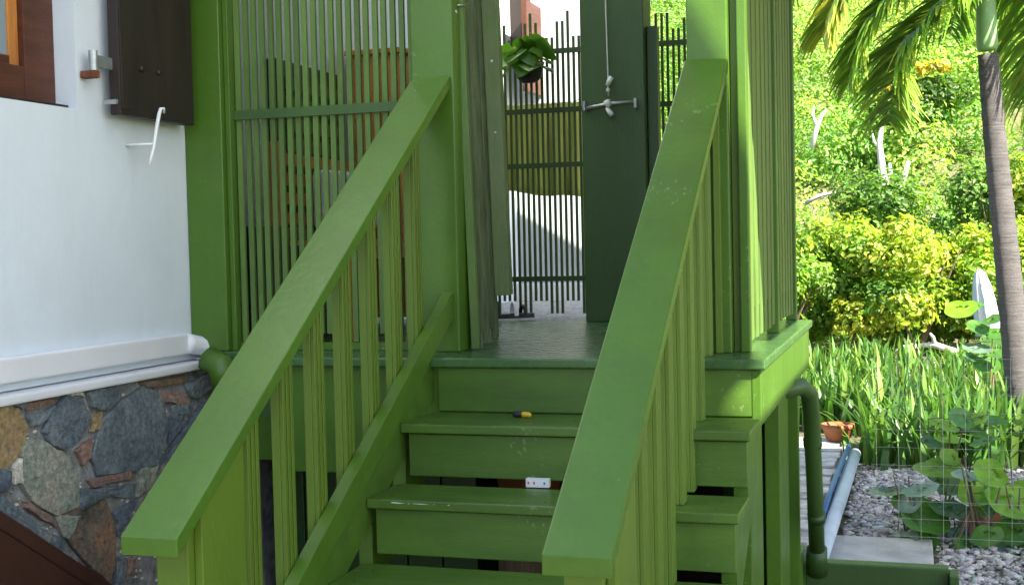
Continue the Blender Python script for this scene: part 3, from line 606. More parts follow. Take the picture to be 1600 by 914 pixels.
# furniture seen through the left screen
bn = thing('wooden_bench', (-2.3, 5.0, 0), 'wooden bench with pale cushion behind the left screen', 'bench')
for y in (4.55, 5.38):
    for x in (-2.46, -2.12): box('leg', 'orange_wood', bn, x, x + .05, y, y + .05, .0, .80 if x < -2.3 else .60, .004)
for k in range(5): box('seat_slat', 'orange_wood', bn, -2.45 + k * .075, -2.39 + k * .075, 4.54, 5.44, .38, .40, .003)
for k in range(4): box('back_slat', 'orange_wood', bn, -2.46, -2.44, 4.60, 5.38, .47 + k * .08, .52 + k * .08, .003)
box('front_rail', 'orange_wood', bn, -2.11, -2.085, 4.60, 5.38, .32, .38, .003)
box('cushion', 'cushion', bn, -2.42, -2.33, 4.86, 5.36, .45, .70, .03, 4)
cb = thing('wooden_cabinet', (-2.3, 5.7, 0), 'orange wood cabinet behind the left screen', 'cabinet')
box('body', 'orange_wood', cb, -2.50, -2.24, 5.46, 5.80, .04, 1.26, .006)
box('top', 'orange_wood', cb, -2.52, -2.22, 5.44, 5.82, 1.26, 1.285, .005)
for z in (.08, .66): box('door_panel', 'orange_wood', cb, -2.24, -2.225, 5.485, 5.775, z, z + .54, .004)
for z in (.40, .98): MB().tube([(-2.225, 5.51, z), (-2.205, 5.51, z)], .01, 8).build('knob', 'black_plastic', cb)
pb = thing('planter_box', (-2.4, 4.5, 0), 'dark green planter box at the foot of the white wall', 'planter')
box('trough', 'green_dark', pb, -2.54, -2.36, 4.30, 4.72, .002, .45, .005)
box('soil', 'bark_brown', pb, -2.525, -2.375, 4.315, 4.705, .451, .458, 0)
bs = MB()
# things stored under the stairs, glimpsed through the gaps
for x, y, a, lab in ((-1.33, 4.35, .2, 'terracotta pot under the stairs, left of the other'), (-1.0, 4.42, -.3, 'terracotta pot under the stairs, right of the other')):
    t = thing('clay_pot', (x, y, GZ), lab, 'pot', 'pots under the stairs')
    MB().lathe((x, y, -.62), [(.09, 0), (.13, .22), (.15, .22), (.15, .27), (.125, .27), (.085, .03)], 20).build('pot', 'terracotta', t, smooth=True)
    MB().lathe((x, y, GZ), [(.12, 0), (.12, .579)], 12).build('stand', 'bark_brown', t)

# ------------------------------------------------------------------ garden edge, right of the porch
dp = thing('drain_pipe', (-.41, 5.6, -1.0), 'green drain pipe with an elbow at the porch corner', 'pipe')
MB().tube([(-.56, 4.98, -.25), (-.47, 5.02, -.222), (-.425, 5.08, -.218), (-.400, 5.14, -.25), (-.396, 5.20, -.33), (-.402, 5.42, -.70), (-.41, 5.60, -1.02)], .034, 14).build('pipe', 'green_post2', dp, smooth=True)
for q, z in ((5.29, -.47), (5.48, -.82)): MB().tube([(-.398 - .012 * (q - 5.2), q - .008, z + .016), (-.398 - .012 * (q - 5.2), q + .008, z - .016)], .038, 14).build('strap', 'green_dark', dp, smooth=True)
MB().tube([(-.409, 5.585, -.98), (-.412, 5.61, -1.04), (-.413, 5.63, -1.10)], [.044, .046, .046], 14).build('collar', 'green_dark', dp, smooth=True)
bb = thing('timber_edging', (-.1, 5.78, GZ), 'green painted timber edging board at the gravel bed', 'board')
box('board', 'green_post2', bb, -.47, .135, 5.72, 5.80, GZ - .05, -1.075, .006)
box('end_board', 'green_post2', bb, .1355, .175, 5.66, 5.79, GZ - .05, -1.09, .006)
tag(box('concrete_pad', 'concrete', None, -.43, .08, 5.83, 6.68, GZ - .02, -1.168, .008), kind='structure')
path = thing('stone_path', (-.55, 7.8, GZ), None, None, None, 'structure')
y = 6.0
while y < 9.2:
    d = random.uniform(.10, .20); x0 = -.85 + random.uniform(-.03, .03); x1 = -.475 + random.uniform(-.02, .025) ; zt = -1.055 + random.uniform(-.012, .012)
    b = MB(); n = 5
    ed = [(x0 + (x1 - x0) * k / n, y + random.uniform(.0, .015)) for k in range(n + 1)] + [(x1 - (x1 - x0) * k / n, y + d - random.uniform(.004, .02)) for k in range(n + 1)]
    b.prism(ed, 2, GZ - .05, zt).build('slab', 'pale_stone', path, .005); y += d + .004
pg = thing('grey_pipe', (-.4, 7.5, -1.14), 'pale blue-grey pipe lying along the stone path', 'pipe')
MB().tube([(-.425, 5.9, -1.115), (-.405, 7.3, -1.11), (-.385, 8.8, -1.10)], .040, 14).build('pipe', 'pipe_grey', pg, smooth=True)
hs = thing('garden_hose', (-.45, 7.6, -1.1), 'dark blue hose beside the pale pipe', 'hose')
MB().tube([(-.462, 6.4, -1.075), (-.455, 7.3, -1.06), (-.435, 8.2, -1.045), (-.425, 8.85, -1.05)], .016, 10).build('hose', 'hose_blue', hs, smooth=True)
tp = thing('terracotta_bowl', (-.53, 9.0, -1.05), 'shallow terracotta bowl on the stone path', 'pot')
MB().lathe((-.51, 9.05, -1.048), [(.07, 0), (.082, .012), (.105, .085), (.115, .09), (.115, .115), (.102, .115), (.09, .09), (.07, .03)], 24).build('bowl', 'terracotta', tp, smooth=True)
MB().lathe((-.51, 9.05, -.972), [(.085, 0), (.03, .006)], 16).build('soil', 'bark_brown', tp, smooth=True)

def gravel():
    n = 15000; ico = bmesh.new(); bmesh.ops.create_icosphere(ico, subdivisions=1, radius=1); iv = np.array([v.co[:] for v in ico.verts]); fi = np.array([[v.index for v in f.verts] for f in ico.faces]); ico.free()
    x = rng.uniform(-.37, 1.15, n); y = rng.uniform(5.85, 9.0, n); keep = ~((x < .10) & (y < 6.70)); x, y = x[keep], y[keep]; n = len(x)
    s = np.exp(rng.normal(size=n) * .42) * .0092; s = np.minimum(s, .03)
    V = iv[None] * (1 + rng.normal(size=(n, len(iv), 1)) * .16) * s[:, None, None] * np.stack([rng.uniform(.8, 1.4, n), rng.uniform(.8, 1.4, n), rng.uniform(.5, .8, n)], 1)[:, None]
    V += np.stack([x, y, GZ + s * .3 + rng.uniform(0, .012, n)], 1)[:, None]
    F = (fi[None] + (np.arange(n) * len(iv))[:, None, None]).reshape(-1, 3)
    g = rng.uniform(.22, .62, (n, 1)) * (1 + rng.normal(size=(n, 3)) * .06); T = np.repeat(np.clip(g * np.array([1, .98, .95]), .03, .8), len(fi), 0)
    tag(np_mesh('gravel', V.reshape(-1, 3), F, 'gravel_stone', T), 'loose grey gravel between the path and the plants', None, None, 'stuff')
gravel()

# wire fence
wf = thing('wire_fence', (.5, 6.35, GZ), 'thin welded wire fence in front of the garden plants', 'fence')
wm = MB(); nxw = 16
for i in range(nxw): 
    x = -.18 + i * .102; wm.tube([(x, 6.35, GZ), (x + .004, 6.352, -.75), (x, 6.35, -.22)], .0008, 4, False)
for j in range(12): wm.tube([(-.2, 6.352, GZ + .03 + j * .086), (.6, 6.356, GZ + .028 + j * .086), (1.4, 6.352, GZ + .03 + j * .086)], .0008, 4, False)
wm.build('wire_mesh', 'wire', wf)

# sea-grape leaves: round, slightly cupped, notched at the stalk
def round_leaf():
    b = MB(); n = 22; vs = [(0, 0, 0)]
    for k, r in enumerate((.3, .62, .86, 1.0)):
        for i in range(n):
            a = 2 * math.pi * i / n + math.pi; d = abs(((i / n) + .5) % 1 - .5) * 2
            notch = 1 - .30 * math.exp(-((min(i, n - i)) / 1.3) ** 2); wob = 1 + .03 * math.sin(5 * a) 
            rr = r * notch * wob; z = .12 * r * r + .035 * math.sin(6 * a) * r * r
            vs.append((.5 + .5 * rr * math.cos(a), .54 * rr * math.sin(a), z * .5 - .06 * abs(math.cos(3 * a)) * r * (1 - r)))
    fs = [(0, 1 + i, 1 + (i + 1) % n) for i in range(n)]
    for k in range(3):
        for i in range(n): fs.append((1 + k * n + i, 1 + k * n + (i + 1) % n, 1 + (k + 1) * n + (i + 1) % n, 1 + (k + 1) * n + i))
    return b.add(vs, fs).mesh('leaf', smooth=True)
GL = {}
for m in ('grape_leaf', 'grape_leaf_sunlit', 'grape_leaf_grey', 'grape_leaf_orange'):
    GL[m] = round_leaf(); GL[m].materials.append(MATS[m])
def put_leaf(root, p, m, s, az, el, roll=0):
    o = bpy.data.objects.new('leaf', GL[m]); COL.objects.link(o); o.location = p; o.rotation_euler = (roll, el, az); o.scale = (s, s, s); attach(o, root); return o
def sea_grape(x, y, label, h, leaves, seed):
    random.seed(seed); r = thing('sea_grape', (x, y, float(ground_z(x, y))), label, 'shrub', 'sea grape plants')
    gz = float(ground_z(np.array(x), np.array(y)))
    tops = []
    for k in range(max(2, len(leaves) // 4)):
        tx = x + random.uniform(-.12, .12); ty = y + random.uniform(-.1, .1); tz = gz + h * random.uniform(.6, 1.0)
        MB().tube([(x + random.uniform(-.05, .05), y + random.uniform(-.05, .05), gz - .03), ((x + tx) / 2, (y + ty) / 2, gz + h * .4), (tx, ty, tz)], [.008, .006, .0035], 6).build('stem', 'stem', r, smooth=True)
        tops.append((tx, ty, tz))
    for (lx, ly, lz, m, s) in leaves:
        nv = Vector((random.uniform(-.5, .5), -random.uniform(.1, .85), 1)).normalized(); d = nv.cross(Vector((random.uniform(-1, 1), random.uniform(-1, 1), random.uniform(-.3, .3)))).normalized()
        if d.z > .3: d = -d
        p = Vector((lx, ly, lz)) - d * s * .5; rot = Matrix((d, nv.cross(d), nv)).transposed().to_euler()
        o = put_leaf(r, p, m, s * 1.15, 0, 0); o.rotation_euler = rot
        t = min(tops, key=lambda q: (Vector(q) - p).length); q = Vector(t) * .6 + Vector((x, y, max(gz, p.z - .1))) * .4
        MB().tube([q, (q + p) / 2 + Vector((0, 0, .01)), p], .0028, 5).build('stalk', 'stem', r, smooth=True)
G, Yg, Gr, Og = 'grape_leaf', 'grape_leaf_sunlit', 'grape_leaf_grey', 'grape_leaf_orange'
sea_grape(-0.019, 6.750, 'sea grape with a broad dark leaf over the concrete pad', 0.36, [(-0.001, 6.750, -1.066, G, 0.270), (0.162, 6.830, -1.043, G, 0.180), (-0.058, 6.680, -1.175, Gr, 0.140), (-0.128, 6.890, -0.976, Gr, 0.160), (0.031, 6.630, -0.910, Gr, 0.140), (-0.016, 6.750, -1.001, Gr, 0.120), (-0.083, 6.830, -1.272, G, 0.100), (0.065, 6.680, -1.169, G, 0.120)], 1)
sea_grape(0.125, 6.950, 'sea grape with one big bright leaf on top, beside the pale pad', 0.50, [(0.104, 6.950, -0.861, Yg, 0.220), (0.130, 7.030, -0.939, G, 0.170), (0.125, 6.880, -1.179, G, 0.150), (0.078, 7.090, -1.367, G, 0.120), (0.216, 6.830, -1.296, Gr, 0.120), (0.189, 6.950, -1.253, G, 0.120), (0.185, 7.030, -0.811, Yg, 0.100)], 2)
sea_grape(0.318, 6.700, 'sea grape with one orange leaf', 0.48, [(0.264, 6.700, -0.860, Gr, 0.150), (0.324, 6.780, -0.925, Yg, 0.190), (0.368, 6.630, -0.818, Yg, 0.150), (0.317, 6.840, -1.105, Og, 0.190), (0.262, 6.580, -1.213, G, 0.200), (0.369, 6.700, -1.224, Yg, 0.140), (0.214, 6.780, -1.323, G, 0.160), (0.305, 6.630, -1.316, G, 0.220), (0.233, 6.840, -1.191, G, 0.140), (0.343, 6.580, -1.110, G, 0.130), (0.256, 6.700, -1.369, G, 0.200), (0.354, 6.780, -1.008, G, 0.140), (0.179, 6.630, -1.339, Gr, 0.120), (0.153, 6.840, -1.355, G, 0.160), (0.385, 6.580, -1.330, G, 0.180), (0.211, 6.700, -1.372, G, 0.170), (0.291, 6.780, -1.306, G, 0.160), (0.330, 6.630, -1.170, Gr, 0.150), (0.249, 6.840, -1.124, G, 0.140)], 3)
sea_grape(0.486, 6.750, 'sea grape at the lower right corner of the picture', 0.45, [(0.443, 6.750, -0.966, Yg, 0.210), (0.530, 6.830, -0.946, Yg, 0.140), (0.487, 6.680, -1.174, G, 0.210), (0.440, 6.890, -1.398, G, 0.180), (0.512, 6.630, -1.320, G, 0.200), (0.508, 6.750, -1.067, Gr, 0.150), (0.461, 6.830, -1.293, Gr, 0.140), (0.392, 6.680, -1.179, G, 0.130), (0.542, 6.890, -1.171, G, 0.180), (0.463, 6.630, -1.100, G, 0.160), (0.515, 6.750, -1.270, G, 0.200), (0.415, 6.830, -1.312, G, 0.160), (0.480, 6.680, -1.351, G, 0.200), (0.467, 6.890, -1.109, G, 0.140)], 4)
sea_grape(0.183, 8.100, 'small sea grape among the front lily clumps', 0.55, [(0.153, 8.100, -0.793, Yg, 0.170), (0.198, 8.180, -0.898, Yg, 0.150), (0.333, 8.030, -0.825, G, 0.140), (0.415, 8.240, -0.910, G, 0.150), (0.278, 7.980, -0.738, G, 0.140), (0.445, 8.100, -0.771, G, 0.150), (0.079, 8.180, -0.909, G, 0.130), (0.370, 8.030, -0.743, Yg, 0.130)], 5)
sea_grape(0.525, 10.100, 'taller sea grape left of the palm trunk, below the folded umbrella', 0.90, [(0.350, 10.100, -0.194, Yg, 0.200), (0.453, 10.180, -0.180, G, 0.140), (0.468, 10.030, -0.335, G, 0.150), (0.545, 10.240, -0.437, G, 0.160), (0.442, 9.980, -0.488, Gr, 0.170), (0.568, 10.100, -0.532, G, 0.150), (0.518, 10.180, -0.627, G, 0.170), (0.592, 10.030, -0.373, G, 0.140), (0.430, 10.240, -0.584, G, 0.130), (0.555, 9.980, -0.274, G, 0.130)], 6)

# ------------------------------------------------------------------ strap-leaved lilies
def blades(base, n, hgt, seed, cols, spread=.16):
    """arching strap leaves: 5 cross-sections each"""
    r = np.random.default_rng(seed); Vs, Fs, Ts = [], [], []; k = 0
    for (bx, by, bz) in base:
        for i in range(n):
            a = r.uniform(0, 2 * math.pi); out = r.uniform(.05, .7) * hgt; h = hgt * r.uniform(.65, 1.15); w = r.uniform(.013, .027)
            dx, dy = math.cos(a), math.sin(a); ox, oy = r.normal(size=2) * spread * .35; droop = r.uniform(.1, .55) * h * (out / (.6 * hgt))
            c = np.array(cols[r.integers(len(cols))]) * math.exp(r.normal() * .2)
            for j in range(6):
                t = j / 5; px = bx + ox + dx * out * t ** 1.7; py = by + oy + dy * out * t ** 1.7; pz = bz + h * t - droop * t ** 3
                ww = w * (1 - t ** 2.5) + .001
                Vs += [(px - dy * ww, py + dx * ww, pz), (px, py, pz - ww * .35), (px + dy * ww, py - dx * ww, pz)]
            for j in range(5):
                q = k + j * 3
                Fs += [(q, q + 1, q + 4, q + 3), (q + 1, q + 2, q + 5, q + 4)]; Ts += [c, c]
            k += 18
    return np.array(Vs), np.array(Fs), np.clip(np.array(Ts), .005, .9)
LC = [(.055, .14, .025), (.075, .19, .03), (.10, .22, .035), (.05, .12, .03), (.13, .23, .04)]
front = [(-.22, 8.95), (-.02, 9.05), (.14, 8.85), (.33, 9.1), (.50, 8.95), (.70, 9.1), (.92, 9.0), (-.12, 9.45), (.24, 9.5), (.58, 9.55), (.85, 9.5)]
where = ['leftmost front lily clump, beside the end of the pale pipe', 'second front lily clump from the pale pipe', 'third front lily clump from the pale pipe', 'fourth front lily clump from the pale pipe', 'fifth front lily clump from the pale pipe', 'front lily clump at left foot of the palm trunk', 'front lily clump behind the rightmost sea grape', 'second row lily clump nearest the terracotta bowl', 'second row lily clump in the middle of the bed', 'second row lily clump left of the palm trunk', 'second row lily clump right beside the palm trunk']
for k, ((x, y), lab) in enumerate(zip(front, where)):
    z = float(ground_z(np.array(x), np.array(y)))
    t = thing('lily_plant', (x, y, z), lab, 'plant', 'strap-leaved lilies')
    V, F, T = blades([(x, y, z)], 42, .56, 100 + k, LC, .3); np_mesh('leaves', V, F, 'blade', T, t)
bl = []
for k in range(150):
    y = rng.uniform(9.8, 14.2); x = rng.uniform(-1.4, 2.6); bl.append((x, y, float(ground_z(np.array(x), np.array(y)))))
V, F, T = blades(bl, 24, .46, 5, LC + [(.16, .26, .04)], .35)
tag(np_mesh('lily_bed', V, F, 'blade', T), 'mass of strap-leaved lilies filling the bed behind the front clumps', None, None, 'stuff')

# ------------------------------------------------------------------ palm
pm = thing('palm_tree', (.76, 9.5, GZ), 'palm tree with ringed grey trunk and green crownshaft', 'palm')
ctr = [(.775, -1.25), (.742, -1.15), (.72, -.96), (.667, -.24), (.609, .43), (.551, 1.10), (.514, 1.66)]
pa = []; ra = []
for i in range(len(ctr) - 1):
    for k in range(12):
        t = k / 12; x = ctr[i][0] + (ctr[i + 1][0] - ctr[i][0]) * t; z = ctr[i][1] + (ctr[i + 1][1] - ctr[i][1]) * t
        pa.append((x, 9.5, z)); q = (z + 1.2) / 2.9; ra.append((.098 - .030 * q) * (1 + .045 * ((len(pa) % 3) == 0)) + (.03 * max(0, .08 - q) / .08))
MB().tube(pa, ra, 20).build('trunk', 'bark_palm', pm, smooth=True)
MB().tube([(.514, 9.5, 1.64), (.512, 9.5, 1.67), (.510, 9.5, 1.72), (.505, 9.5, 1.95), (.50, 9.5, 2.2), (.50, 9.5, 2.42)], [.062, .074, .073, .068, .055, .03], 18).build('crownshaft', 'crownshaft', pm, smooth=True)
def frond(path, label=None, ll=.55, seed=1, cols=((.15, .30, .04), (.21, .36, .045), (.29, .38, .05), (.11, .24, .04)), hang=.75, w=.016):
    r = np.random.default_rng(seed); P = [Vector(p) for p in path]; pts = []
    for i in range(len(P) - 1):
        p0 = P[max(0, i - 1)]; p1 = P[i]; p2 = P[i + 1]; p3 = P[min(len(P) - 1, i + 2)]
        for k in range(16):
            t = k / 16; pts.append(.5 * ((2 * p1) + (p2 - p0) * t + (2 * p0 - 5 * p1 + 4 * p2 - p3) * t * t + (3 * p1 - p0 - 3 * p2 + p3) * t ** 3))
    n = len(pts); o = MB().tube(pts, [.013 * (1 - .8 * i / n) + .002 for i in range(n)], 6).build('frond', 'crownshaft', pm, smooth=True)
    Vs, Fs, Ts = [], [], []; k = 0
    for i in range(int(n * .12), n - 1):
        tan = (pts[i + 1] - pts[i - 1]).normalized(); side = tan.cross(Vector((0, 0, 1)))
        side = side.normalized() if side.length > .1 else Vector((0, 1, 0)); upv = side.cross(tan)
        f = i / n; L = ll * (math.sin(math.pi * min(1, .12 + .86 * f)) ** .6)
        for sd in (-1, 1):
            for rep in range(3):
                d = (side * sd * r.uniform(.6, 1.0) + tan * r.uniform(.25, .8) + upv * r.uniform(.0, .35)).normalized(); p = pts[i] + tan * r.uniform(-.02, .02)
                c = np.array(cols[r.integers(len(cols))]) * math.exp(r.normal() * .18); lw = w * r.uniform(.7, 1.2); lk = L * r.uniform(.8, 1.1)
                wd = d.cross(Vector((0, 0, 1))); wd = wd.normalized() if wd.length > .05 else Vector((1, 0, 0))
                for j in range(5):
                    t = j / 4; q = p + d * lk * t * (1 - .25 * hang * t) + Vector((0, 0, -1)) * hang * lk * t * t * .7; ww = lw * (1 - t ** 2) + .001
                    Vs += [tuple(q - wd * ww), tuple(q + wd * ww + Vector((0, 0, -ww * .5)))]
                for j in range(4): Fs.append((k + 2 * j, k + 2 * j + 1, k + 2 * j + 3, k + 2 * j + 2)); Ts.append(c)
                k += 10
    np_mesh('leaflets', np.array(Vs), np.array(Fs), 'blade', np.clip(np.array(Ts), .005, .9), o)
YC = ((.24, .34, .05), (.32, .37, .05), (.38, .35, .06), (.17, .29, .04))
frond([(.50, 9.48, 2.30), (.36, 9.40, 2.10), (.12, 9.30, 1.86), (-.08, 9.2, 1.60), (-.14, 9.12, 1.12)], ll=.62, seed=1, hang=.42)
frond([(.50, 9.47, 2.32), (.20, 9.3, 2.42), (-.22, 9.1, 2.30), (-.48, 9.0, 1.98), (-.56, 8.95, 1.75)], ll=.52, seed=2, cols=YC, hang=.6)
frond([(.50, 9.48, 2.31), (.27, 9.36, 2.27), (-.04, 9.2, 2.08), (-.30, 9.1, 1.76), (-.40, 9.05, 1.42)], ll=.5, seed=11, hang=.5)
frond([(.50, 9.5, 2.33), (.62, 9.6, 2.35), (.78, 9.75, 2.10), (.84, 9.9, 1.6), (.85, 9.95, 1.1)], ll=.55, seed=3, hang=.6)
frond([(.50, 9.5, 2.34), (.48, 9.9, 2.5), (.40, 10.4, 2.35), (.30, 10.8, 1.95)], ll=.45, seed=4, hang=.8)
frond([(.50, 9.5, 2.34), (.75, 9.35, 2.6), (1.15, 9.2, 2.55), (1.55, 9.1, 2.1)], ll=.5, seed=5, hang=.8)
frond([(.50, 9.5, 2.36), (.30, 9.6, 2.75), (-.2, 9.75, 2.9), (-.75, 9.9, 2.55), (-.95, 9.95, 2.1)], ll=.5, seed=6, hang=.8)
frond([(.50, 9.5, 2.36), (.55, 9.2, 2.7), (.62, 8.7, 2.75), (.70, 8.2, 2.4)], ll=.5, seed=7, hang=.8)

# ------------------------------------------------------------------ shrubs behind the bed
HC = [(.22, .33, .04), (.28, .37, .04), (.18, .30, .045), (.14, .25, .05), (.30, .36, .045), (.10, .20, .035)]
def shrub(x, y, rx, ry, h, ci, label, seed, size=.075, dens=330, name='shrub'):
    global rng
    z = float(ground_z(np.array(x), np.array(y))); rr = np.random.default_rng(seed)
    t = thing(name, (x, y, z), label, 'shrub', 'shrubs behind the lily bed')
    bl = []
    for k in range(26):
        a = rr.uniform(0, 6.28); q = rr.random() ** .5; u = rr.uniform(.12, 1); m = (1 - .55 * u * u)
        s = rr.uniform(.20, .38) * min(rx, h * .5)
        bl.append((x + math.cos(a) * q * rx * m, y + math.sin(a) * q * ry * m, z + .1 + u * (h - s - .1), s * rr.uniform(.9, 1.4), s * rr.uniform(.9, 1.3), s, ci if rr.random() < .7 else (ci + 1) % len(HC)))
    crown('foliage', bl, dens, size, HC, parent=t)
    for k in range(4):
        a = rr.uniform(0, 6.28); MB().tube([(x, y, z - .05), (x + math.cos(a) * rx * .3, y + math.sin(a) * ry * .3, z + h * .4), (x + math.cos(a) * rx * .6, y + math.sin(a) * ry * .6, z + h * .75)], [.03, .02, .008], 6).build('stem', 'bark_brown', t)
shrub(-1.55, 16.0, .9, .8, 1.35, 2, 'dense mid green shrub just right of the porch deck corner', 1)
shrub(-.75, 16.4, .85, .8, 1.75, 1, 'tall yellow-green shrub left of the pale dead tree', 2)
shrub(.05, 16.1, .85, .8, 1.70, 4, 'yellowest shrub below the pale dead tree', 3)
shrub(.85, 16.3, .85, .8, 1.6, 0, 'yellow-green shrub behind the folded umbrella', 4)
shrub(1.7, 16.2, .9, .8, 1.9, 1, 'yellow-green shrub behind the palm trunk', 5)
shrub(2.7, 16.6, .9, .8, 1.9, 2, 'mid green shrub beyond the palm at picture edge', 6)
shrub(-2.6, 15.6, 1.0, .9, 1.9, 0, 'bright shrub seen through the right half of the rear slats', 7)
shrub(-3.8, 15.8, 1.0, .9, 2.1, 1, 'bright shrub hidden mostly behind the wide dark post', 8)
shrub(-.35, 18.3, 1.0, .9, 2.3, 5, 'dark green shrub behind the yellow ones, left of dead tree', 9)
shrub(1.2, 18.4, 1.1, .9, 2.5, 3, 'dark green shrub behind the yellow ones, right of dead tree', 10)

# ------------------------------------------------------------------ wooded hillside: one mass of crowns
HILL = [(.21, .35, .08), (.26, .41, .09), (.31, .42, .10), (.18, .32, .08), (.15, .27, .07), (.37, .42, .13), (.30, .36, .20)]
def hillside():
    bl = []
    rows = [(17.6, 26, .5, .95, .75), (26, 36, .7, 1.4, .42), (36, 52, 1.0, 1.9, .22), (52, 78, 1.6, 2.8, .10), (78, 110, 2.4, 3.8, .04)]
    for y0, y1, s0, s1, den in rows:
        xa, xb = -.36 * y1 - 1, .10 * y1 + 4
        n = int((y1 - y0) * (xb - xa) * den)
        for k in range(n):
            y = rng.uniform(y0, y1); x = rng.uniform(-.36 * y - 1, .10 * y + 4); s = rng.uniform(s0, s1); z = float(ground_z(np.array(x), np.array(y))) + s * rng.uniform(.2, 1.1)
            bl.append((x, y, z, s * rng.uniform(.8, 1.25), s * .9, s * rng.uniform(.7, 1.15), int(rng.choice(7, p=[.26, .24, .17, .13, .08, .06, .06]))))
    near = [b for b in bl if b[1] < 36]; far = [b for b in bl if b[1] >= 36]
    tag(crown('hillside_trees', near, 120, .088, HILL, inner=.3), 'dense sunlit green trees covering the lower hillside', None, None, 'stuff')
    tag(crown('far_hillside_trees', far, 30, .20, HILL, inner=.3), 'dense sunlit green trees covering the upper hillside', None, None, 'stuff')
    print('hill clumps', len(bl))
hillside()

# pale dead tree standing on the hillside
dt = thing('dead_tree', (-.5, 22.6, float(ground_z(np.array(-.5), np.array(22.6)))), 'pale bare forked dead tree on the hillside', 'tree')
z0 = float(ground_z(np.array(-.5), np.array(22.6)))
MB().tube([(-0.372, 22.6, 0.289), (-0.389, 22.6, 0.672), (-0.426, 22.6, 1.11), (-0.484, 22.6, 1.526), (-0.522, 22.6, 1.931), (-0.476, 22.6, 2.255)], [0.1, 0.09, 0.08, 0.065, 0.05, 0.03], 8).build('trunk', 'bark_white', dt, smooth=True)
MB().tube([(-0.346, 22.5, 0.669), (-0.238, 22.5, 0.992), (-0.131, 22.5, 1.313), (-0.045, 22.5, 1.611)], [0.07, 0.06, 0.05, 0.03], 8).build('limb', 'bark_white', dt, smooth=True)
MB().tube([(-0.445, 22.6, 1.274), (-0.339, 22.6, 1.433), (-0.358, 22.6, 1.597)], [0.045, 0.035, 0.02], 8).build('limb', 'bark_white', dt, smooth=True)
MB().tube([(-0.56, 22.7, 0.623), (-0.598, 22.7, 1.009), (-0.616, 22.7, 1.284)], [0.03, 0.025, 0.015], 8).build('limb', 'bark_white', dt, smooth=True)
MB().tube([(-0.502, 22.6, 1.821), (-0.605, 22.6, 1.968), (-0.645, 22.6, 2.155)], [0.03, 0.02, 0.012], 8).build('limb', 'bark_white', dt, smooth=True)
# more bleached limbs standing out of the hillside green
bl_ = thing('bare_limb', (-1.54, 21.00, 1.80), 'thin bleached limb leaning beside the upper part of the right screen', 'branch', 'bleached limbs on the hillside')
MB().tube([(-1.536, 21.0, 1.796), (-1.451, 21.0, 2.121), (-1.368, 21.0, 2.322), (-1.287, 21.0, 2.399)], [0.05, 0.04, 0.03, 0.015], 7).build('limb', 'bark_white', bl_, smooth=True)
MB().tube([(-1.451, 21.0, 2.121), (-1.508, 21.0, 2.329), (-1.486, 21.0, 2.482)], [0.03, 0.02, 0.01], 7).build('limb', 'bark_white', bl_, smooth=True)
bl_ = thing('bare_limb', (-1.46, 18.60, 0.85), 'long bleached limb arching low over the shrubs right of the right screen', 'branch', 'bleached limbs on the hillside')
MB().tube([(-1.46, 18.6, 0.852), (-1.262, 18.6, 0.955), (-0.996, 18.6, 1.001), (-0.733, 18.6, 0.955)], [0.03, 0.028, 0.02, 0.01], 7).build('limb', 'bark_white', bl_, smooth=True)
bl_ = thing('bare_limb', (-0.11, 20.50, 0.32), 'short bleached stump pair below the forked dead tree', 'branch', 'bleached limbs on the hillside')
MB().tube([(-0.11, 20.5, 0.321), (-0.098, 20.5, 0.538), (-0.087, 20.5, 0.686)], [0.03, 0.025, 0.015], 7).build('limb', 'bark_white', bl_, smooth=True)
MB().tube([(0.229, 20.5, 0.352), (0.277, 20.5, 0.528), (0.325, 20.5, 0.674)], [0.035, 0.028, 0.015], 7).build('limb', 'bark_white', bl_, smooth=True)
# yellow-blossomed tree
tw = thing('blossom_tree', (.15, 24.5, float(ground_z(np.array(.15), np.array(24.5)))), 'small dark green tree with orange-yellow tips beside the dead tree', 'tree')
zt = float(ground_z(np.array(.15), np.array(24.5)))
MB().tube([(.15, 24.5, zt - .2), (.18, 24.5, zt + .7), (.1, 24.4, zt + 1.3)], [.07, .05, .03], 8).build('trunk', 'bark_brown', tw)
crown('crown', [(.1, 24.4, zt + 1.2, .8, .7, .5, 0), (-.35, 24.2, zt + 1.0, .45, .4, .35, 0), (.6, 24.2, zt + 1.35, .5, .4, .35, 0), (.0, 24.1, zt + 1.75, .35, .3, .12, 1), (.45, 24.0, zt + 1.78, .3, .3, .10, 1), (-.3, 24.0, zt + 1.42, .25, .2, .10, 1)], 150, .12, [(.07, .14, .025), (.36, .30, .04)], parent=tw)
# pale fallen branch
lgb = thing('fallen_branch', (.4, 14.5, float(ground_z(np.array(.4), np.array(14.5)))), 'bleached fallen branch lying at the back of the lily bed', 'branch')
MB().tube([(.05, 14.5, -.84), (.22, 14.45, -.83), (.42, 14.4, -.90), (.62, 14.4, -1.0), (.75, 14.3, -1.1)], [.02, .035, .04, .045, .05], 8).build('limb', 'bark_white', lgb, smooth=True)
MB().tube([(.22, 14.45, -.83), (.20, 14.42, -.74), (.17, 14.4, -.70)], [.025, .02, .012], 7).build('twig', 'bark_white', lgb, smooth=True)
MB().tube([(-.25, 14.5, -.95), (-.1, 14.5, -.86), (.02, 14.45, -.84)], [.02, .025, .03], 7).build('twig', 'bark_white', lgb, smooth=True)

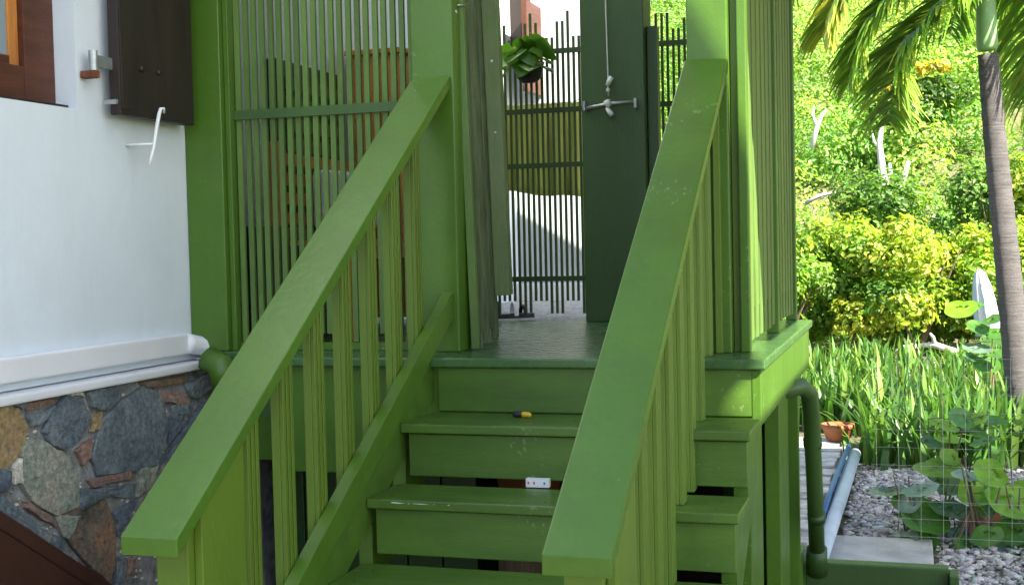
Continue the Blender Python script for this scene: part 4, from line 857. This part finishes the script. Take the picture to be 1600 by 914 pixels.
# folded garden umbrella
ub = thing('folded_umbrella', (.62, 12, float(ground_z(np.array(.6), np.array(12.)))), 'pale blue-grey folded garden umbrella beside the palm trunk', 'umbrella')
zu = float(ground_z(np.array(.6), np.array(12.)))
b = MB(); n = 24; vs = []; prof = [(.008, .05), (.035, .02), (.062, -.08), (.080, -.22), (.088, -.40), (.094, -.55)]
for r_, z in prof:
    for k in range(n): rr_ = r_ * (1 + (.22 if k % 3 == 0 else -.10)); a = 2 * math.pi * k / n; vs.append((.565 + (.05 - z) * .13 + rr_ * math.cos(a), 12 + rr_ * math.sin(a), z))
b.add(vs, [(i * n + k, i * n + (k + 1) % n, (i + 1) * n + (k + 1) % n, (i + 1) * n + k) for i in range(len(prof) - 1) for k in range(n)] + [tuple(range(n))[::-1], tuple(range((len(prof) - 1) * n, len(prof) * n))]).build('canopy', 'umbrella_cloth', ub, smooth=True)
MB().tube([(.64, 12, -.55), (.72, 12, zu)], .018, 8).build('pole', 'bark_brown', ub); MB().lathe((.72, 12, zu), [(.18, 0), (.18, .04), (.03, .07)], 16).build('foot', 'concrete', ub)

# hillside house far behind
fz = 9.0
fh = thing('hillside_house', (2.9, 60, fz), 'pink-roofed house high on the hill behind the palm', 'house')
box('wall', 'white_stucco', fh, 2.2, 6.5, 60, 64, fz - 3, fz + 1.0, .02)
MB().prism([(1.9, fz + .9), (6.8, fz + .9), (4.35, fz + 2.6)], 1, 59.6, 64.4).build('roof', 'roof_metal', fh)
for x in (2.9, 4.2): box('window', 'dark_brown', fh, x, x + .7, 59.95, 60.02, fz - .6, fz + .4, .01)

# ------------------------------------------------------------------ added shade sails, unseen above and to the right, shaped to block the sun
def sail(label, z, outline, masts):
    t = thing('added_shade_sail', (outline[0][0], outline[0][1], GZ), label, 'added shade sail')
    MB().prism(outline, 2, z, z + .012).build('fabric', 'added_sail_cloth', t)
    for (x, y) in masts: MB().tube([(x, y, GZ - .1), (x, y, z + .15)], .06, 12).build('mast', 'galvanised', t, smooth=True)
surface('added_sail_cloth', (.70, .70, .66), .05, 3, .85, 120, .2)
sail('added high shade sail, unseen, on tall masts to shade the stairs', 5.0, [(0.382, 2.95), (2.55, 2.13), (2.849, 1.817), (3.149, 1.699), (3.631, 1.493), (4.101, 1.193), (4.162, 0.863), (5.681, 0.293), (5.681, -2.007), (2.282, -2.007), (0.382, -0.007)], [(5.65, .3), (5.65, -1.95), (.42, .05), (2.3, -1.95)])
sail('added low shade sail, unseen, to shade the near garden', 3.05, [(2.53, 1.2), (5.6, 1.2), (5.6, 6.3), (2.53, 6.3)], [(5.5, 1.3), (5.5, 6.2), (2.6, 6.2), (2.6, 1.3)])
